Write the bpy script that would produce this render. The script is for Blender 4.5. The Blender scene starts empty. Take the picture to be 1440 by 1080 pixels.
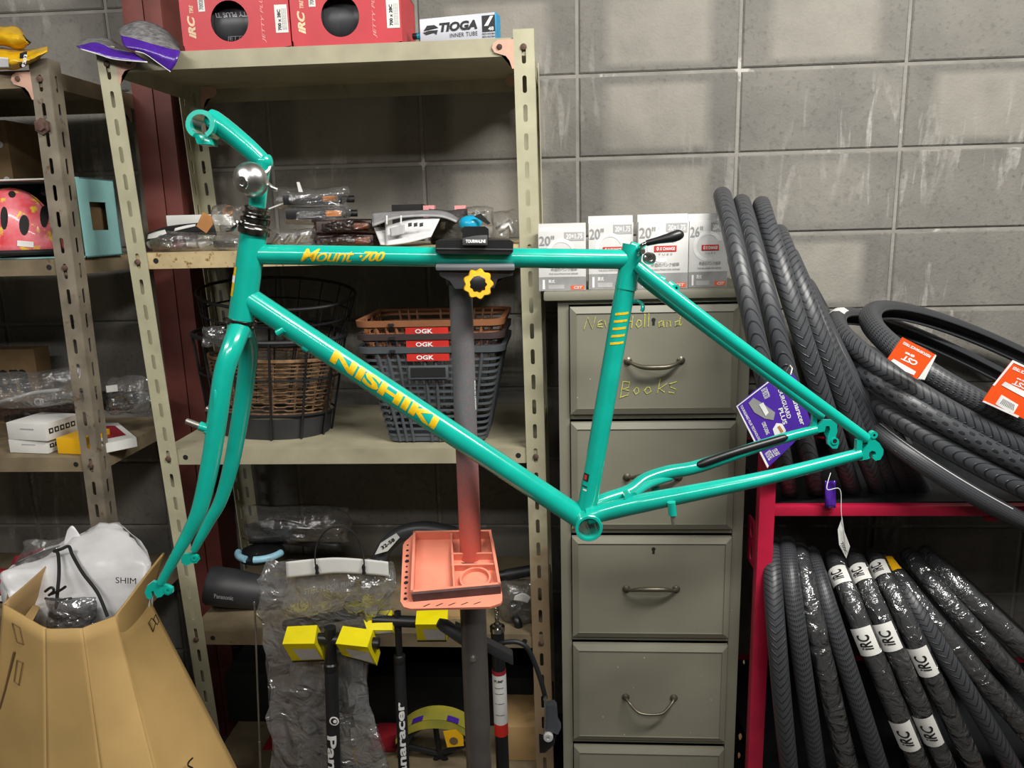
import bpy, bmesh, math, random
from mathutils import Vector, Matrix, noise
random.seed(7)
PI = math.pi
scn = bpy.context.scene
COL = scn.collection
# ------------------------------------------------------------------ camera
FPX = 1080.2
YAW, PITCH, ROLL = -6.72e-2, 2.075e-1, -2.55e-2
CAM = Vector((1.1542, -2.0421, 1.4456))
_cy, _sy, _cp, _sp, _cr, _sr = math.cos(YAW), math.sin(YAW), math.cos(PITCH), math.sin(PITCH), math.cos(ROLL), math.sin(ROLL)
FW = Vector((_sy*_cp, _cy*_cp, -_sp))
_ri = Vector((_cy, -_sy, 0)); _u = _ri.cross(FW)
RT = _cr*_ri + _sr*_u
UP = -_sr*_ri + _cr*_u
cd = bpy.data.cameras.new('camera'); cam = bpy.data.objects.new('camera', cd); COL.objects.link(cam)
cd.sensor_fit = 'HORIZONTAL'; cd.sensor_width = 36.0; cd.lens = 36.0*FPX/1440.0; cd.clip_start = .02
cam.matrix_world = Matrix(((RT.x, UP.x, -FW.x, CAM.x), (RT.y, UP.y, -FW.y, CAM.y), (RT.z, UP.z, -FW.z, CAM.z), (0, 0, 0, 1)))
scn.camera = cam
# ------------------------------------------------------------------ world, lamps, exposure
w = bpy.data.worlds.new('room_air'); scn.world = w; w.use_nodes = True
w.node_tree.nodes['Background'].inputs[0].default_value = (.95, .97, 1, 1)
w.node_tree.nodes['Background'].inputs[1].default_value = .06
def area(name, loc, target, sx, sy, power, color):
    l = bpy.data.lights.new(name, 'AREA'); l.shape = 'RECTANGLE'; l.size = sx; l.size_y = sy; l.energy = power; l.color = color
    o = bpy.data.objects.new(name, l); COL.objects.link(o); o.location = loc
    o.rotation_euler = (Vector(target)-Vector(loc)).to_track_quat('-Z', 'Y').to_euler(); return o
area('fluorescent_and_fill_lamp', (2.05, -1.55, 2.60), (1.55, -.35, .9), 1.2, .16, 40, (1, .97, .91))
area('fluorescent_and_fill_lamp', (-.35, -2.0, 2.60), (.35, -.4, .7), 1.2, .12, 13, (1, .97, .93))
area('fluorescent_and_fill_lamp', (1.0, -3.0, 2.60), (1.0, -2.4, .6), 1.6, .14, 18, (1, .97, .93))  # added fill lamp behind the camera, for bounce and reflections
vs = scn.view_settings
scn.display_settings.display_device = 'sRGB'
vs.view_transform = 'Standard'; vs.look = 'None'; vs.gamma = 1; vs.use_curve_mapping = False
vs.exposure = 0.68
# ------------------------------------------------------------------ geometry helpers
def ray(px, py): return RT*((px-720)/FPX) + UP*((540-py)/FPX) + FW
def at(px, py, Y):
    d = ray(px, py); return CAM + d*((Y-CAM.y)/d.y)
def V(*a): return Vector(a) if a else Vector((0, 0, 0))
# bicycle plane: vertical plane, rear end slightly further away
FN = ray(672, 306).normalized(); FP0 = at(720, 540, -.95)
def fp(px, py, off=0.0):
    d = ray(px, py); t = ((FP0+FN*off)-CAM).dot(FN)/d.dot(FN); return CAM + d*t
BASE = {}
class MB:
    def __init__(s): s.v = []; s.f = []; s.m = []; s.uv = None
    def add(s, vs_, fs, mi=0):
        k = len(s.v); s.v += [Vector(p) for p in vs_]; s.f += [tuple(i+k for i in f) for f in fs]; s.m += [mi]*len(fs); return s
    def bmesh(s, bm, mi=0):
        bm.verts.index_update(); s.add([v.co.copy() for v in bm.verts], [[v.index for v in f.verts] for f in bm.faces], mi); bm.free(); return s
    def obox(s, O, ax, ay, az, bev=0, mi=0):
        O, ax, ay, az = Vector(O), Vector(ax), Vector(ay), Vector(az)
        P = [O, O+ax, O+ax+ay, O+ay, O+az, O+ax+az, O+ax+ay+az, O+ay+az]
        F = [(0, 3, 2, 1), (4, 5, 6, 7), (0, 1, 5, 4), (1, 2, 6, 5), (2, 3, 7, 6), (3, 0, 4, 7)]
        if ax.cross(ay).dot(az) < 0: F = [f[::-1] for f in F]
        if not bev: return s.add(P, F, mi)
        bm = bmesh.new(); vv = [bm.verts.new(p) for p in P]
        for f in F: bm.faces.new([vv[i] for i in f])
        bmesh.ops.bevel(bm, geom=bm.edges[:], offset=bev, segments=2, affect='EDGES', profile=.6)
        return s.bmesh(bm, mi)
    def box(s, c, sx, sy, sz, rz=0, bev=0, mi=0, ry=0, rx=0):
        R = Matrix.Rotation(rz, 3, 'Z') @ Matrix.Rotation(ry, 3, 'Y') @ Matrix.Rotation(rx, 3, 'X')
        ax, ay, az = R@V(sx, 0, 0), R@V(0, sy, 0), R@V(0, 0, sz)
        return s.obox(Vector(c)-(ax+ay+az)/2, ax, ay, az, bev, mi)
    def tube(s, path, rad, seg=14, closed=False, caps=True, mi=0, flat=1.0, upv=None):
        P = [Vector(p) for p in path]; n = len(P)
        if not hasattr(rad, '__len__'): rad = [rad]*n
        T = []
        for i in range(n):
            if closed: t = P[(i+1) % n]-P[i-1]
            else: t = P[min(i+1, n-1)]-P[max(i-1, 0)]
            T.append(t.normalized())
        a = upv if upv is not None else (V(0, 0, 1) if abs(T[0].z) < .9 else V(1, 0, 0))
        N = (a - T[0]*a.dot(T[0])).normalized(); vs_ = []
        for i in range(n):
            N = (N - T[i]*N.dot(T[i])).normalized(); B = T[i].cross(N)
            for k in range(seg):
                q = 2*PI*k/seg; vs_.append(P[i] + (N*math.cos(q)*flat + B*math.sin(q))*rad[i])
        fs = []
        for i in range(n if closed else n-1):
            j = (i+1) % n
            for k in range(seg):
                l = (k+1) % seg; fs.append((i*seg+k, i*seg+l, j*seg+l, j*seg+k))
        if caps and not closed:
            fs.append(tuple(range(seg-1, -1, -1))); fs.append(tuple((n-1)*seg+k for k in range(seg)))
        return s.add(vs_, fs, mi)
    def lathe(s, c, axis, prof, seg=24, mi=0, cap=True):
        """prof: list of (distance along axis, radius)"""
        c = Vector(c); ax = Vector(axis).normalized()
        a = V(0, 0, 1) if abs(ax.z) < .9 else V(1, 0, 0)
        n1 = (a-ax*a.dot(ax)).normalized(); n2 = ax.cross(n1); vs_ = []
        for d, r in prof:
            for k in range(seg):
                q = 2*PI*k/seg; vs_.append(c+ax*d+(n1*math.cos(q)+n2*math.sin(q))*r)
        fs = []
        for i in range(len(prof)-1):
            for k in range(seg):
                l = (k+1) % seg; fs.append((i*seg+k, i*seg+l, (i+1)*seg+l, (i+1)*seg+k))
        if cap:
            fs.append(tuple(range(seg-1, -1, -1))); fs.append(tuple((len(prof)-1)*seg+k for k in range(seg)))
        return s.add(vs_, fs, mi)
    def prism(s, pts, ext, mi=0):
        """polygon (any simple outline) extruded by vector ext"""
        P = [Vector(p) for p in pts]; n = len(P); e = Vector(ext)
        nr = Vector()
        for i in range(n): nr += P[i].cross(P[(i+1) % n])
        if nr.dot(e) > 0: P = P[::-1]
        bm = bmesh.new(); a = [bm.verts.new(p) for p in P]; f = bm.faces.new(a)
        b = [bm.verts.new(p+e) for p in P]; g = bm.faces.new(b[::-1])
        for i in range(n):
            j = (i+1) % n; bm.faces.new((a[j], a[i], b[i], b[j]))
        bmesh.ops.triangulate(bm, faces=[f, g])
        return s.bmesh(bm, mi)
    def grid(s, fn, nu, nv, mi=0, uv=False, wrap=False):
        vs_ = [fn(i/nu, j/nv) for j in range(nv+1) for i in range(nu+1)]
        fs = [(j*(nu+1)+i, j*(nu+1)+i+1, (j+1)*(nu+1)+i+1, (j+1)*(nu+1)+i) for j in range(nv) for i in range(nu)]
        return s.add(vs_, fs, mi)
    def build(s, name, mat, parent=None, smooth=40, bev=0):
        base = BASE[parent.name] if parent else None
        if base is None:
            xs = [p.x for p in s.v]; ys = [p.y for p in s.v]; zs = [p.z for p in s.v]
            base = V((min(xs)+max(xs))/2, (min(ys)+max(ys))/2, min(zs))
        me = bpy.data.meshes.new(name); me.from_pydata([p-base for p in s.v], [], s.f); me.update()
        for m in (mat if isinstance(mat, (list, tuple)) else [mat]): me.materials.append(M[m])
        if any(s.m): me.polygons.foreach_set('material_index', s.m)
        if s.uv:
            ul = me.uv_layers.new(name='UVMap')
            for li, lp in enumerate(me.loops): ul.data[li].uv = s.uv[lp.vertex_index]
        if smooth:
            me.polygons.foreach_set('use_smooth', [True]*len(me.polygons)); me.set_sharp_from_angle(angle=math.radians(smooth))
        o = bpy.data.objects.new(name, me); COL.objects.link(o)
        if parent: o.parent = parent
        else: o.location = base
        BASE[o.name] = base
        return o
def tag(o, label, cat, group=None, kind=None):
    if label: o['label'] = label
    if cat: o['category'] = cat
    if group: o['group'] = group
    if kind: o['kind'] = kind
    return o
def thing(name, base, label, cat, group=None):
    o = bpy.data.objects.new(name, None); COL.objects.link(o); o.location = base; o.empty_display_size = .05
    BASE[o.name] = Vector(base); return tag(o, label, cat, group)
def spline(pts, n=8):
    P = [Vector(p) for p in pts]; out = []
    for i in range(len(P)-1):
        a, b, c, d = P[max(i-1, 0)], P[i], P[i+1], P[min(i+2, len(P)-1)]
        for k in range(n):
            t = k/n; out.append(.5*((2*b)+(c-a)*t+(2*a-5*b+4*c-d)*t*t+(3*b-a-3*c+d)*t**3))
    out.append(P[-1]); return out
def lin(vals, n):
    out = []
    for i in range(len(vals)-1):
        for k in range(n): out.append(vals[i]+(vals[i+1]-vals[i])*k/n)
    out.append(vals[-1]); return out
# ---- lettering
_tc = {}
def text_geo(body, bold=0.0, shear=0.0, spacing=1.0):
    key = (body, bold, shear, spacing)
    if key in _tc: return _tc[key]
    cu = bpy.data.curves.new('lettering', 'FONT'); cu.body = body; cu.size = 1; cu.offset = bold; cu.shear = shear; cu.space_character = spacing
    cu.resolution_u = 3
    o = bpy.data.objects.new('lettering', cu); COL.objects.link(o)
    dg = bpy.context.evaluated_depsgraph_get(); me = bpy.data.meshes.new_from_object(o.evaluated_get(dg))
    vs_ = [(v.co.x, v.co.y) for v in me.vertices]; fs = [tuple(p.vertices) for p in me.polygons]
    bpy.data.objects.remove(o); bpy.data.curves.remove(cu); bpy.data.meshes.remove(me)
    x0 = min(v[0] for v in vs_); x1 = max(v[0] for v in vs_); y0 = min(v[1] for v in vs_); y1 = max(v[1] for v in vs_)
    r = ([((x-x0)/(x1-x0), (y-y0)/(y1-y0)) for x, y in vs_], fs); _tc[key] = r; return r
def lettering(body, fn, mat, parent, bold=0.0, shear=0.0, spacing=1.0, cuts=0, name='lettering'):
    """fn(u,v) -> world point; the text's box is mapped to 0..1 x 0..1"""
    vs_, fs = text_geo(body, bold, shear, spacing); m = MB()
    if cuts:
        bm = bmesh.new(); vv = [bm.verts.new((x, y, 0)) for x, y in vs_]
        for f in fs:
            try: bm.faces.new([vv[i] for i in f])
            except ValueError: pass
        for k in range(1, cuts):
            bmesh.ops.bisect_plane(bm, geom=bm.verts[:]+bm.edges[:]+bm.faces[:], plane_co=(0, k/cuts, 0), plane_no=(0, 1, 0))
        bm.verts.index_update()
        m.add([fn(v.co.x, v.co.y) for v in bm.verts], [[v.index for v in f.verts] for f in bm.faces]); bm.free()
    else: m.add([fn(x, y) for x, y in vs_], fs)
    return m.build(name, mat, parent, smooth=0)
def quad_fn(O, ax, ay, lift=V(0, -.0008, 0)):
    O, ax, ay, lift = Vector(O), Vector(ax), Vector(ay), Vector(lift)
    return lambda u, v: O+ax*u+ay*v+lift
def pquad(x0, y0, x1, y1, Y, x0t=None, y1b=None):
    """upright pixel rectangle on the plane Y: lower-left, along, up"""
    O = at(x0, y0, Y); return O, at(x1, y0 if y1b is None else y1b, Y)-O, at(x0 if x0t is None else x0t, y1, Y)-O
def strokes(lines, r, mat, parent, name):
    m = MB()
    for L in lines: m.tube(L, r, seg=5)
    return m.build(name, mat, parent)
# ------------------------------------------------------------------ materials
M = {}
def srgb(h):
    h = h.lstrip('#'); c = [int(h[i:i+2], 16)/255 for i in (0, 2, 4)]
    return tuple(x/12.92 if x <= .04045 else ((x+.055)/1.055)**2.4 for x in c)+(1,)
def mat(name, col, rough=.5, metal=0, var=.12, scale=25, bump=0, bscale=120, col2=None, spots=None, spot_at=.66, spot_scale=30, coat=0, spec=.5, sheen=0):
    m = bpy.data.materials.new(name); m.use_nodes = True; nt = m.node_tree; L = nt.links.new; N = nt.nodes.new
    b = nt.nodes['Principled BSDF']; tc = N('ShaderNodeNewGeometry')
    n = N('ShaderNodeTexNoise'); n.inputs['Scale'].default_value = scale; n.inputs['Detail'].default_value = 5; L(tc.outputs['Position'], n.inputs['Vector'])
    mx = N('ShaderNodeMix'); mx.data_type = 'RGBA'; c = srgb(col)
    c2 = srgb(col2) if col2 else tuple(x*(1-var*2) for x in c[:3])+(1,)
    c1 = c if col2 else tuple(min(1, x*(1+var)) for x in c[:3])+(1,)
    mx.inputs['A'].default_value = c1; mx.inputs['B'].default_value = c2
    rp = N('ShaderNodeMapRange'); rp.inputs[1].default_value = .3; rp.inputs[2].default_value = .7; L(n.outputs['Fac'], rp.inputs[0]); L(rp.outputs[0], mx.inputs['Factor'])
    out = mx.outputs['Result']
    if spots:
        n2 = N('ShaderNodeTexNoise'); n2.inputs['Scale'].default_value = spot_scale; n2.inputs['Detail'].default_value = 6; n2.inputs['Roughness'].default_value = .65; L(tc.outputs['Position'], n2.inputs['Vector'])
        r2 = N('ShaderNodeMapRange'); r2.inputs[1].default_value = spot_at; r2.inputs[2].default_value = spot_at+.05; L(n2.outputs['Fac'], r2.inputs[0])
        m2 = N('ShaderNodeMix'); m2.data_type = 'RGBA'; m2.inputs['B'].default_value = srgb(spots); L(r2.outputs[0], m2.inputs['Factor']); L(out, m2.inputs['A']); out = m2.outputs['Result']
    L(out, b.inputs['Base Color'])
    b.inputs['Roughness'].default_value = rough; b.inputs['Metallic'].default_value = metal; b.inputs['Specular IOR Level'].default_value = spec
    b.inputs['Coat Weight'].default_value = coat; b.inputs['Coat Roughness'].default_value = .06
    if bump:
        n3 = N('ShaderNodeTexNoise'); n3.inputs['Scale'].default_value = bscale; n3.inputs['Detail'].default_value = 4; L(tc.outputs['Position'], n3.inputs['Vector'])
        bp = N('ShaderNodeBump'); bp.inputs['Strength'].default_value = bump; bp.inputs['Distance'].default_value = .004; L(n3.outputs['Fac'], bp.inputs['Height']); L(bp.outputs[0], b.inputs['Normal'])
    M[name] = m; return m
def clear(name, tint='#ffffff', gloss=.16, rough=.12, bscale=40, bump=.9, milk=.0):
    m = bpy.data.materials.new(name); m.use_nodes = True; nt = m.node_tree; L = nt.links.new; N = nt.nodes.new
    nt.nodes.remove(nt.nodes['Principled BSDF']); o = nt.nodes['Material Output']
    g = N('ShaderNodeNewGeometry'); n = N('ShaderNodeTexNoise'); n.inputs['Scale'].default_value = bscale; n.inputs['Detail'].default_value = 3; n.inputs['Distortion'].default_value = 1.2; L(g.outputs['Position'], n.inputs['Vector'])
    bp = N('ShaderNodeBump'); bp.inputs['Strength'].default_value = bump; bp.inputs['Distance'].default_value = .015; L(n.outputs['Fac'], bp.inputs['Height'])
    t = N('ShaderNodeBsdfTransparent'); t.inputs[0].default_value = srgb(tint)
    gl = N('ShaderNodeBsdfGlossy'); gl.inputs['Roughness'].default_value = rough; L(bp.outputs[0], gl.inputs['Normal'])
    df = N('ShaderNodeBsdfDiffuse'); df.inputs[0].default_value = (.75, .76, .78, 1); L(bp.outputs[0], df.inputs['Normal'])
    fr = N('ShaderNodeFresnel'); fr.inputs['IOR'].default_value = 1.45
    ad = N('ShaderNodeMath'); ad.operation = 'ADD'; ad.use_clamp = True; ad.inputs[1].default_value = gloss; L(fr.outputs[0], ad.inputs[0])
    m1 = N('ShaderNodeMixShader'); m1.inputs[0].default_value = milk; L(t.outputs[0], m1.inputs[1]); L(df.outputs[0], m1.inputs[2])
    m2 = N('ShaderNodeMixShader'); L(ad.outputs[0], m2.inputs[0]); L(m1.outputs[0], m2.inputs[1]); L(gl.outputs[0], m2.inputs[2]); L(m2.outputs[0], o.inputs[0])
    M[name] = m; return m
def concrete():
    m = bpy.data.materials.new('concrete_block'); m.use_nodes = True; nt = m.node_tree; L = nt.links.new; N = nt.nodes.new
    b = nt.nodes['Principled BSDF']; g = N('ShaderNodeNewGeometry'); oi = N('ShaderNodeObjectInfo'); tc = N('ShaderNodeTexCoord')
    def noi(scale, detail=5, sc=None, rough=.55, dist=0):
        n = N('ShaderNodeTexNoise'); n.inputs['Scale'].default_value = scale; n.inputs['Detail'].default_value = detail; n.inputs['Roughness'].default_value = rough; n.inputs['Distortion'].default_value = dist
        if sc:
            mp = N('ShaderNodeMapping'); mp.inputs['Scale'].default_value = sc; L(g.outputs['Position'], mp.inputs['Vector']); L(mp.outputs[0], n.inputs['Vector'])
        else: L(g.outputs['Position'], n.inputs['Vector'])
        return n.outputs['Fac']
    def rng(s, a, c, d=0., e=1.):
        r = N('ShaderNodeMapRange'); r.inputs[1].default_value = a; r.inputs[2].default_value = c; r.inputs[3].default_value = d; r.inputs[4].default_value = e; L(s, r.inputs[0]); return r.outputs[0]
    def mul(a, c, op='MULTIPLY'):
        q = N('ShaderNodeMath'); q.operation = op
        for i, x in enumerate((a, c)):
            if isinstance(x, (int, float)): q.inputs[i].default_value = x
            else: L(x, q.inputs[i])
        return q.outputs[0]
    def mix(f, a, c):
        q = N('ShaderNodeMix'); q.data_type = 'RGBA'; L(f, q.inputs['Factor'])
        for k, x in (('A', a), ('B', c)):
            if isinstance(x, tuple): q.inputs[k].default_value = x
            else: L(x, q.inputs[k])
        return q.outputs['Result']
    c = mix(rng(noi(5, 6), .35, .65), srgb('#6f6d69'), srgb('#807d77'))
    c = mix(rng(noi(90, 3), .55, .8, 0, .6), c, srgb('#4c4b49'))
    # bleached field in the middle of some blocks
    sp = N('ShaderNodeSeparateXYZ'); L(tc.outputs['Generated'], sp.inputs[0])
    def field(s, lo, hi): return mul(rng(s, lo, lo+.08), rng(s, hi-.08, hi, 1, 0))
    fx, fz = field(sp.outputs['X'], .14, .86), field(sp.outputs['Z'], .05, .93)
    f = mul(mul(fx, fz), rng(oi.outputs['Random'], .3, .7, 0, .8)); f = mul(f, rng(noi(9, 4), .3, .6, .55, 1))
    c = mix(f, c, srgb('#a29e95'))
    # lime runs
    st = mul(rng(noi(1, 4, (26, 26, 4.2), .6, 1.0), .53, .62), rng(noi(2.3, 2), .50, .62))
    st = mul(st, rng(noi(70, 3), .3, .6, .35, 1))
    c = mix(mul(st, .75), c, srgb('#b3b0aa'))
    c = mix(rng(noi(1.7, 3), .55, .7, 0, .35), c, srgb('#54524f'))
    c = mix(rng(oi.outputs['Random'], 0, 1, 0, .25), c, srgb('#5f5d59'))
    L(c, b.inputs['Base Color']); b.inputs['Roughness'].default_value = .85; b.inputs['Specular IOR Level'].default_value = .25
    bp = N('ShaderNodeBump'); bp.inputs['Strength'].default_value = .45; bp.inputs['Distance'].default_value = .003
    L(mul(noi(160, 4), noi(45, 3), 'ADD'), bp.inputs['Height']); L(bp.outputs[0], b.inputs['Normal']); M['concrete_block'] = m
concrete()
def rubber(name, kind, base='#3c3e42', nu=1.0):
    """tyre rubber: UV u = metres along the tread, v = angle across (0 crown)"""
    m = bpy.data.materials.new(name); m.use_nodes = True; nt = m.node_tree; L = nt.links.new; N = nt.nodes.new
    b = nt.nodes['Principled BSDF']; uv = N('ShaderNodeUVMap'); sp = N('ShaderNodeSeparateXYZ'); L(uv.outputs[0], sp.inputs[0])
    def ma(op, a, c=None, cl=False):
        q = N('ShaderNodeMath'); q.operation = op; q.use_clamp = cl
        for i, x in enumerate((a, c)):
            if x is None: continue
            if isinstance(x, (int, float)): q.inputs[i].default_value = x
            else: L(x, q.inputs[i])
        return q.outputs[0]
    u, v = sp.outputs[0], sp.outputs[1]; av = ma('ABSOLUTE', v)
    def groove(x, lo, hi):
        r = N('ShaderNodeMapRange'); r.inputs[1].default_value = lo; r.inputs[2].default_value = hi; L(x, r.inputs[0]); return r.outputs[0]
    if kind == 'chevron':
        h = groove(ma('SINE', ma('ADD', ma('MULTIPLY', u, 520*nu), ma('MULTIPLY', av, 7))), .72, .9)
    elif kind == 'arrow':
        h = groove(ma('SINE', ma('ADD', ma('MULTIPLY', u, 400*nu), ma('MULTIPLY', ma('POWER', av, 2.), -9))), .80, .93)
    elif kind == 'plain':
        h = groove(ma('SINE', ma('MULTIPLY', v, 26)), .8, .95)
    elif kind == 'dots':
        h = groove(ma('MULTIPLY', ma('SINE', ma('MULTIPLY', u, 260*nu)), ma('SINE', ma('MULTIPLY', v, 7))), .35, .5)
    else:
        h = groove(ma('ADD', ma('SINE', ma('ADD', ma('MULTIPLY', u, 700*nu), ma('MULTIPLY', av, 4))), ma('SINE', ma('MULTIPLY', v, 30))), .5, 1.1)
    # tread only on the crown
    crown = N('ShaderNodeMapRange'); crown.inputs[1].default_value = 1.05; crown.inputs[2].default_value = 1.15; crown.inputs[3].default_value = 1; crown.inputs[4].default_value = 0; L(av, crown.inputs[0])
    h = ma('MULTIPLY', h, crown.outputs[0])
    mx = N('ShaderNodeMix'); mx.data_type = 'RGBA'; mx.inputs['A'].default_value = srgb(base); mx.inputs['B'].default_value = srgb('#131416'); L(ma('MULTIPLY', h, .8), mx.inputs['Factor'])
    L(mx.outputs['Result'], b.inputs['Base Color']); b.inputs['Roughness'].default_value = .42; b.inputs['Specular IOR Level'].default_value = .5
    bp = N('ShaderNodeBump'); bp.invert = True; bp.inputs['Strength'].default_value = .7; bp.inputs['Distance'].default_value = .0015; L(h, bp.inputs['Height']); L(bp.outputs[0], b.inputs['Normal']); M[name] = m
for k, (nm, kd) in enumerate((('tyre_chevron', 'chevron'), ('tyre_arrow', 'arrow'), ('tyre_plain', 'plain'), ('tyre_dots', 'dots'), ('tyre_block', 'block'))): rubber(nm, kd, nu=.7)
mat('mortar', '#8a8781', .9, var=.12, scale=12, bump=.5, bscale=80, spots='#b5b2ac', spot_at=.6, spot_scale=9)
mat('floor_concrete', '#45423d', .8, var=.2, scale=6, bump=.2)
mat('plaster', '#97958e', .9, var=.04)
mat('ceiling_board', '#a8a8a2', .9)
mat('oxide_paint', '#6a332c', .6, var=.15, scale=10, bump=.1, spots='#4a2a26', spot_at=.68)
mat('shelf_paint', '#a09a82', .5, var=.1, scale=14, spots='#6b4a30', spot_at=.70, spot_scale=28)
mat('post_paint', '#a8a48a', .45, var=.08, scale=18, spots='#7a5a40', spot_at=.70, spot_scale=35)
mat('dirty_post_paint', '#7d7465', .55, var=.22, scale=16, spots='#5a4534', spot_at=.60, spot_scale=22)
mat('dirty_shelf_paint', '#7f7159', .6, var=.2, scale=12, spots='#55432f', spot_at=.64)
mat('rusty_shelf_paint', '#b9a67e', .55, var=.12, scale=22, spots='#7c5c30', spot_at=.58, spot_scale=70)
mat('gusset_primer', '#c29a86', .6, var=.08)
mat('rust', '#5a4238', .8, var=.3, scale=60, bump=.4)
mat('teal_paint', '#0da493', .2, var=.05, scale=30, spots='#5f8a80', spot_at=.76, spot_scale=70, coat=.5)
mat('yellow_decal', '#e0b714', .4, var=.1, scale=200, spots='#b98a18', spot_at=.62, spot_scale=220)
mat('chrome', '#c9c9c9', .12, 1, var=.1)
mat('alloy', '#d2d1cf', .3, 1, var=.08)
mat('dark_chrome', '#86847f', .2, 1, var=.2, scale=60)
mat('bare_steel', '#a9a59c', .35, .8, var=.1)
mat('black_plastic', '#17181a', .38, var=.1)
mat('satin_black', '#1d1f22', .5, var=.12)
mat('matt_black', '#0e0f11', .75)
mat('dark_grey_plastic', '#43474c', .45, var=.06)
mat('charcoal_plastic', '#2d2d30', .5)
mat('grey_basket_plastic', '#4d5257', .5, var=.05)
mat('plum_basket_plastic', '#3f3434', .5, var=.05)
mat('brown_basket_plastic', '#8a5a3c', .5, var=.06)
mat('wicker', '#8a6a4a', .7, var=.3, scale=90, col2='#4d3826')
mat('yellow_knob', '#f0aa0a', .35, var=.03)
mat('stand_grey', '#55585c', .4, .2, var=.06)
mat('stand_dark', '#4d4947', .42, .3, var=.08)
mat('salmon_tray', '#d8826a', .6, var=.06, scale=20, spots='#a4705c', spot_at=.66)
mat('tray_dark', '#4d3b3b', .6, var=.15, scale=60)
mat('cabinet_paint', '#7c7a6c', .5, var=.05, scale=7, bump=.06, bscale=30, spots='#57554a', spot_at=.72, spot_scale=18)
mat('cabinet_chip', '#b98a58', .7)
mat('white_scuff', '#b9b6a6', .6)
mat('handle_metal', '#625d50', .35, .6, var=.1)
mat('chalk', '#c3c267', .9, var=.2, scale=300)
mat('red_rack', '#b21a3c', .4, var=.06)
mat('white_card', '#d8d8d4', .55, var=.03)
mat('pale_card', '#c9c9c8', .55, var=.03)
mat('grey_print', '#8f8f8f', .6)
mat('mid_grey_print', '#a9a9a9', .6)
mat('red_print', '#c2281f', .5)
mat('orange_print', '#e05a2e', .5)
mat('black_print', '#151515', .5)
mat('white_print', '#e6e6e6', .5)
mat('red_card', '#b8303a', .45, var=.04)
mat('cream_print', '#e3c6a0', .5)
mat('pink_print', '#e79a9a', .5)
mat('silver_card', '#b9bcc6', .35, .2, var=.03)
mat('blue_card', '#2f8fbf', .4)
mat('purple_film', '#4a2492', .25, var=.12, scale=60, bump=.3, bscale=50)
mat('purple_card', '#4b2a9c', .4, var=.05)
mat('orange_card', '#e4501c', .4, var=.03)
mat('yellow_film', '#d9ab1a', .25, var=.1, scale=60, bump=.3, bscale=40)
mat('yellow_card', '#e8d80a', .45, var=.03)
mat('amber_card', '#eab216', .45, var=.03)
mat('cardboard', '#b3935c', .75, var=.06, scale=8, bump=.12, bscale=25)
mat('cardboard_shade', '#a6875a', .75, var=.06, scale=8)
mat('brown_cardboard', '#6e5738', .8, var=.1)
mat('tan_tag', '#b07a45', .7)
mat('cyan_card', '#86b8b8', .5, var=.04)
mat('helmet_red', '#d8404a', .35, var=.1, scale=38, col2='#e2808a', spots='#e8c040', spot_at=.57, spot_scale=34, coat=.3)
mat('grey_film', '#9d9da0', .3, var=.12, scale=40, bump=.3, bscale=40)
mat('silver_pouch', '#8f9092', .35, var=.3, scale=90, col2='#4e4f52', bump=.4, bscale=60)
mat('white_film', '#d2d2d4', .3, var=.04, bump=.25, bscale=28)
mat('amber_reflector', '#d07a14', .15, var=.15, scale=300, coat=.5)
mat('blue_plastic', '#18a0c8', .3)
mat('light_blue', '#8fc0d4', .4)
mat('ochre_band', '#b3a63a', .45, var=.1, col2='#8a8a3c', scale=18)
mat('dark_red', '#8a1c28', .5)
mat('silver_print', '#b8b8bc', .35, .4)
def pole_paint():
    m = mat('stand_pole', '#63676b', .4, .1, var=.05); nt = m.node_tree; L = nt.links.new; N = nt.nodes.new; b = nt.nodes['Principled BSDF']
    src = b.inputs['Base Color'].links[0].from_socket; g = N('ShaderNodeNewGeometry'); sp = N('ShaderNodeSeparateXYZ'); L(g.outputs['Position'], sp.inputs[0])
    r = N('ShaderNodeMapRange'); r.inputs[1].default_value = ZSPRAY[0]; r.inputs[2].default_value = ZSPRAY[1]; L(sp.outputs['Z'], r.inputs[0])
    n = N('ShaderNodeTexNoise'); n.inputs['Scale'].default_value = 420; n.inputs['Detail'].default_value = 2; L(g.outputs['Position'], n.inputs['Vector'])
    n2 = N('ShaderNodeMapRange'); n2.inputs[1].default_value = .35; n2.inputs[2].default_value = .65; n2.inputs[3].default_value = -.22; n2.inputs[4].default_value = .22; L(n.outputs['Fac'], n2.inputs[0])
    a = N('ShaderNodeMath'); a.use_clamp = True; L(r.outputs[0], a.inputs[0]); L(n2.outputs[0], a.inputs[1])
    mx = N('ShaderNodeMix'); mx.data_type = 'RGBA'; mx.inputs['B'].default_value = srgb('#c2584a'); L(a.outputs[0], mx.inputs['Factor']); L(src, mx.inputs['A']); L(mx.outputs['Result'], b.inputs['Base Color'])
ZSPRAY = (fp(655, 600, .05).z, fp(665, 760, .05).z)
pole_paint()
clear('clear_film', gloss=.16, rough=.1, bscale=60, bump=.5, milk=.07)
clear('pump_bag_film', tint='#eceef0', gloss=.15, rough=.16, bscale=20, bump=1.0, milk=.15)
clear('brown_film', tint='#b59a92', gloss=.10, bscale=60)
clear('tyre_wrap', tint='#d4d6da', gloss=.16, rough=.16, bscale=28, bump=1.0, milk=.05)
clear('smoke_film', tint='#787878', gloss=.04, bscale=12, bump=.2, milk=.10)
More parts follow.
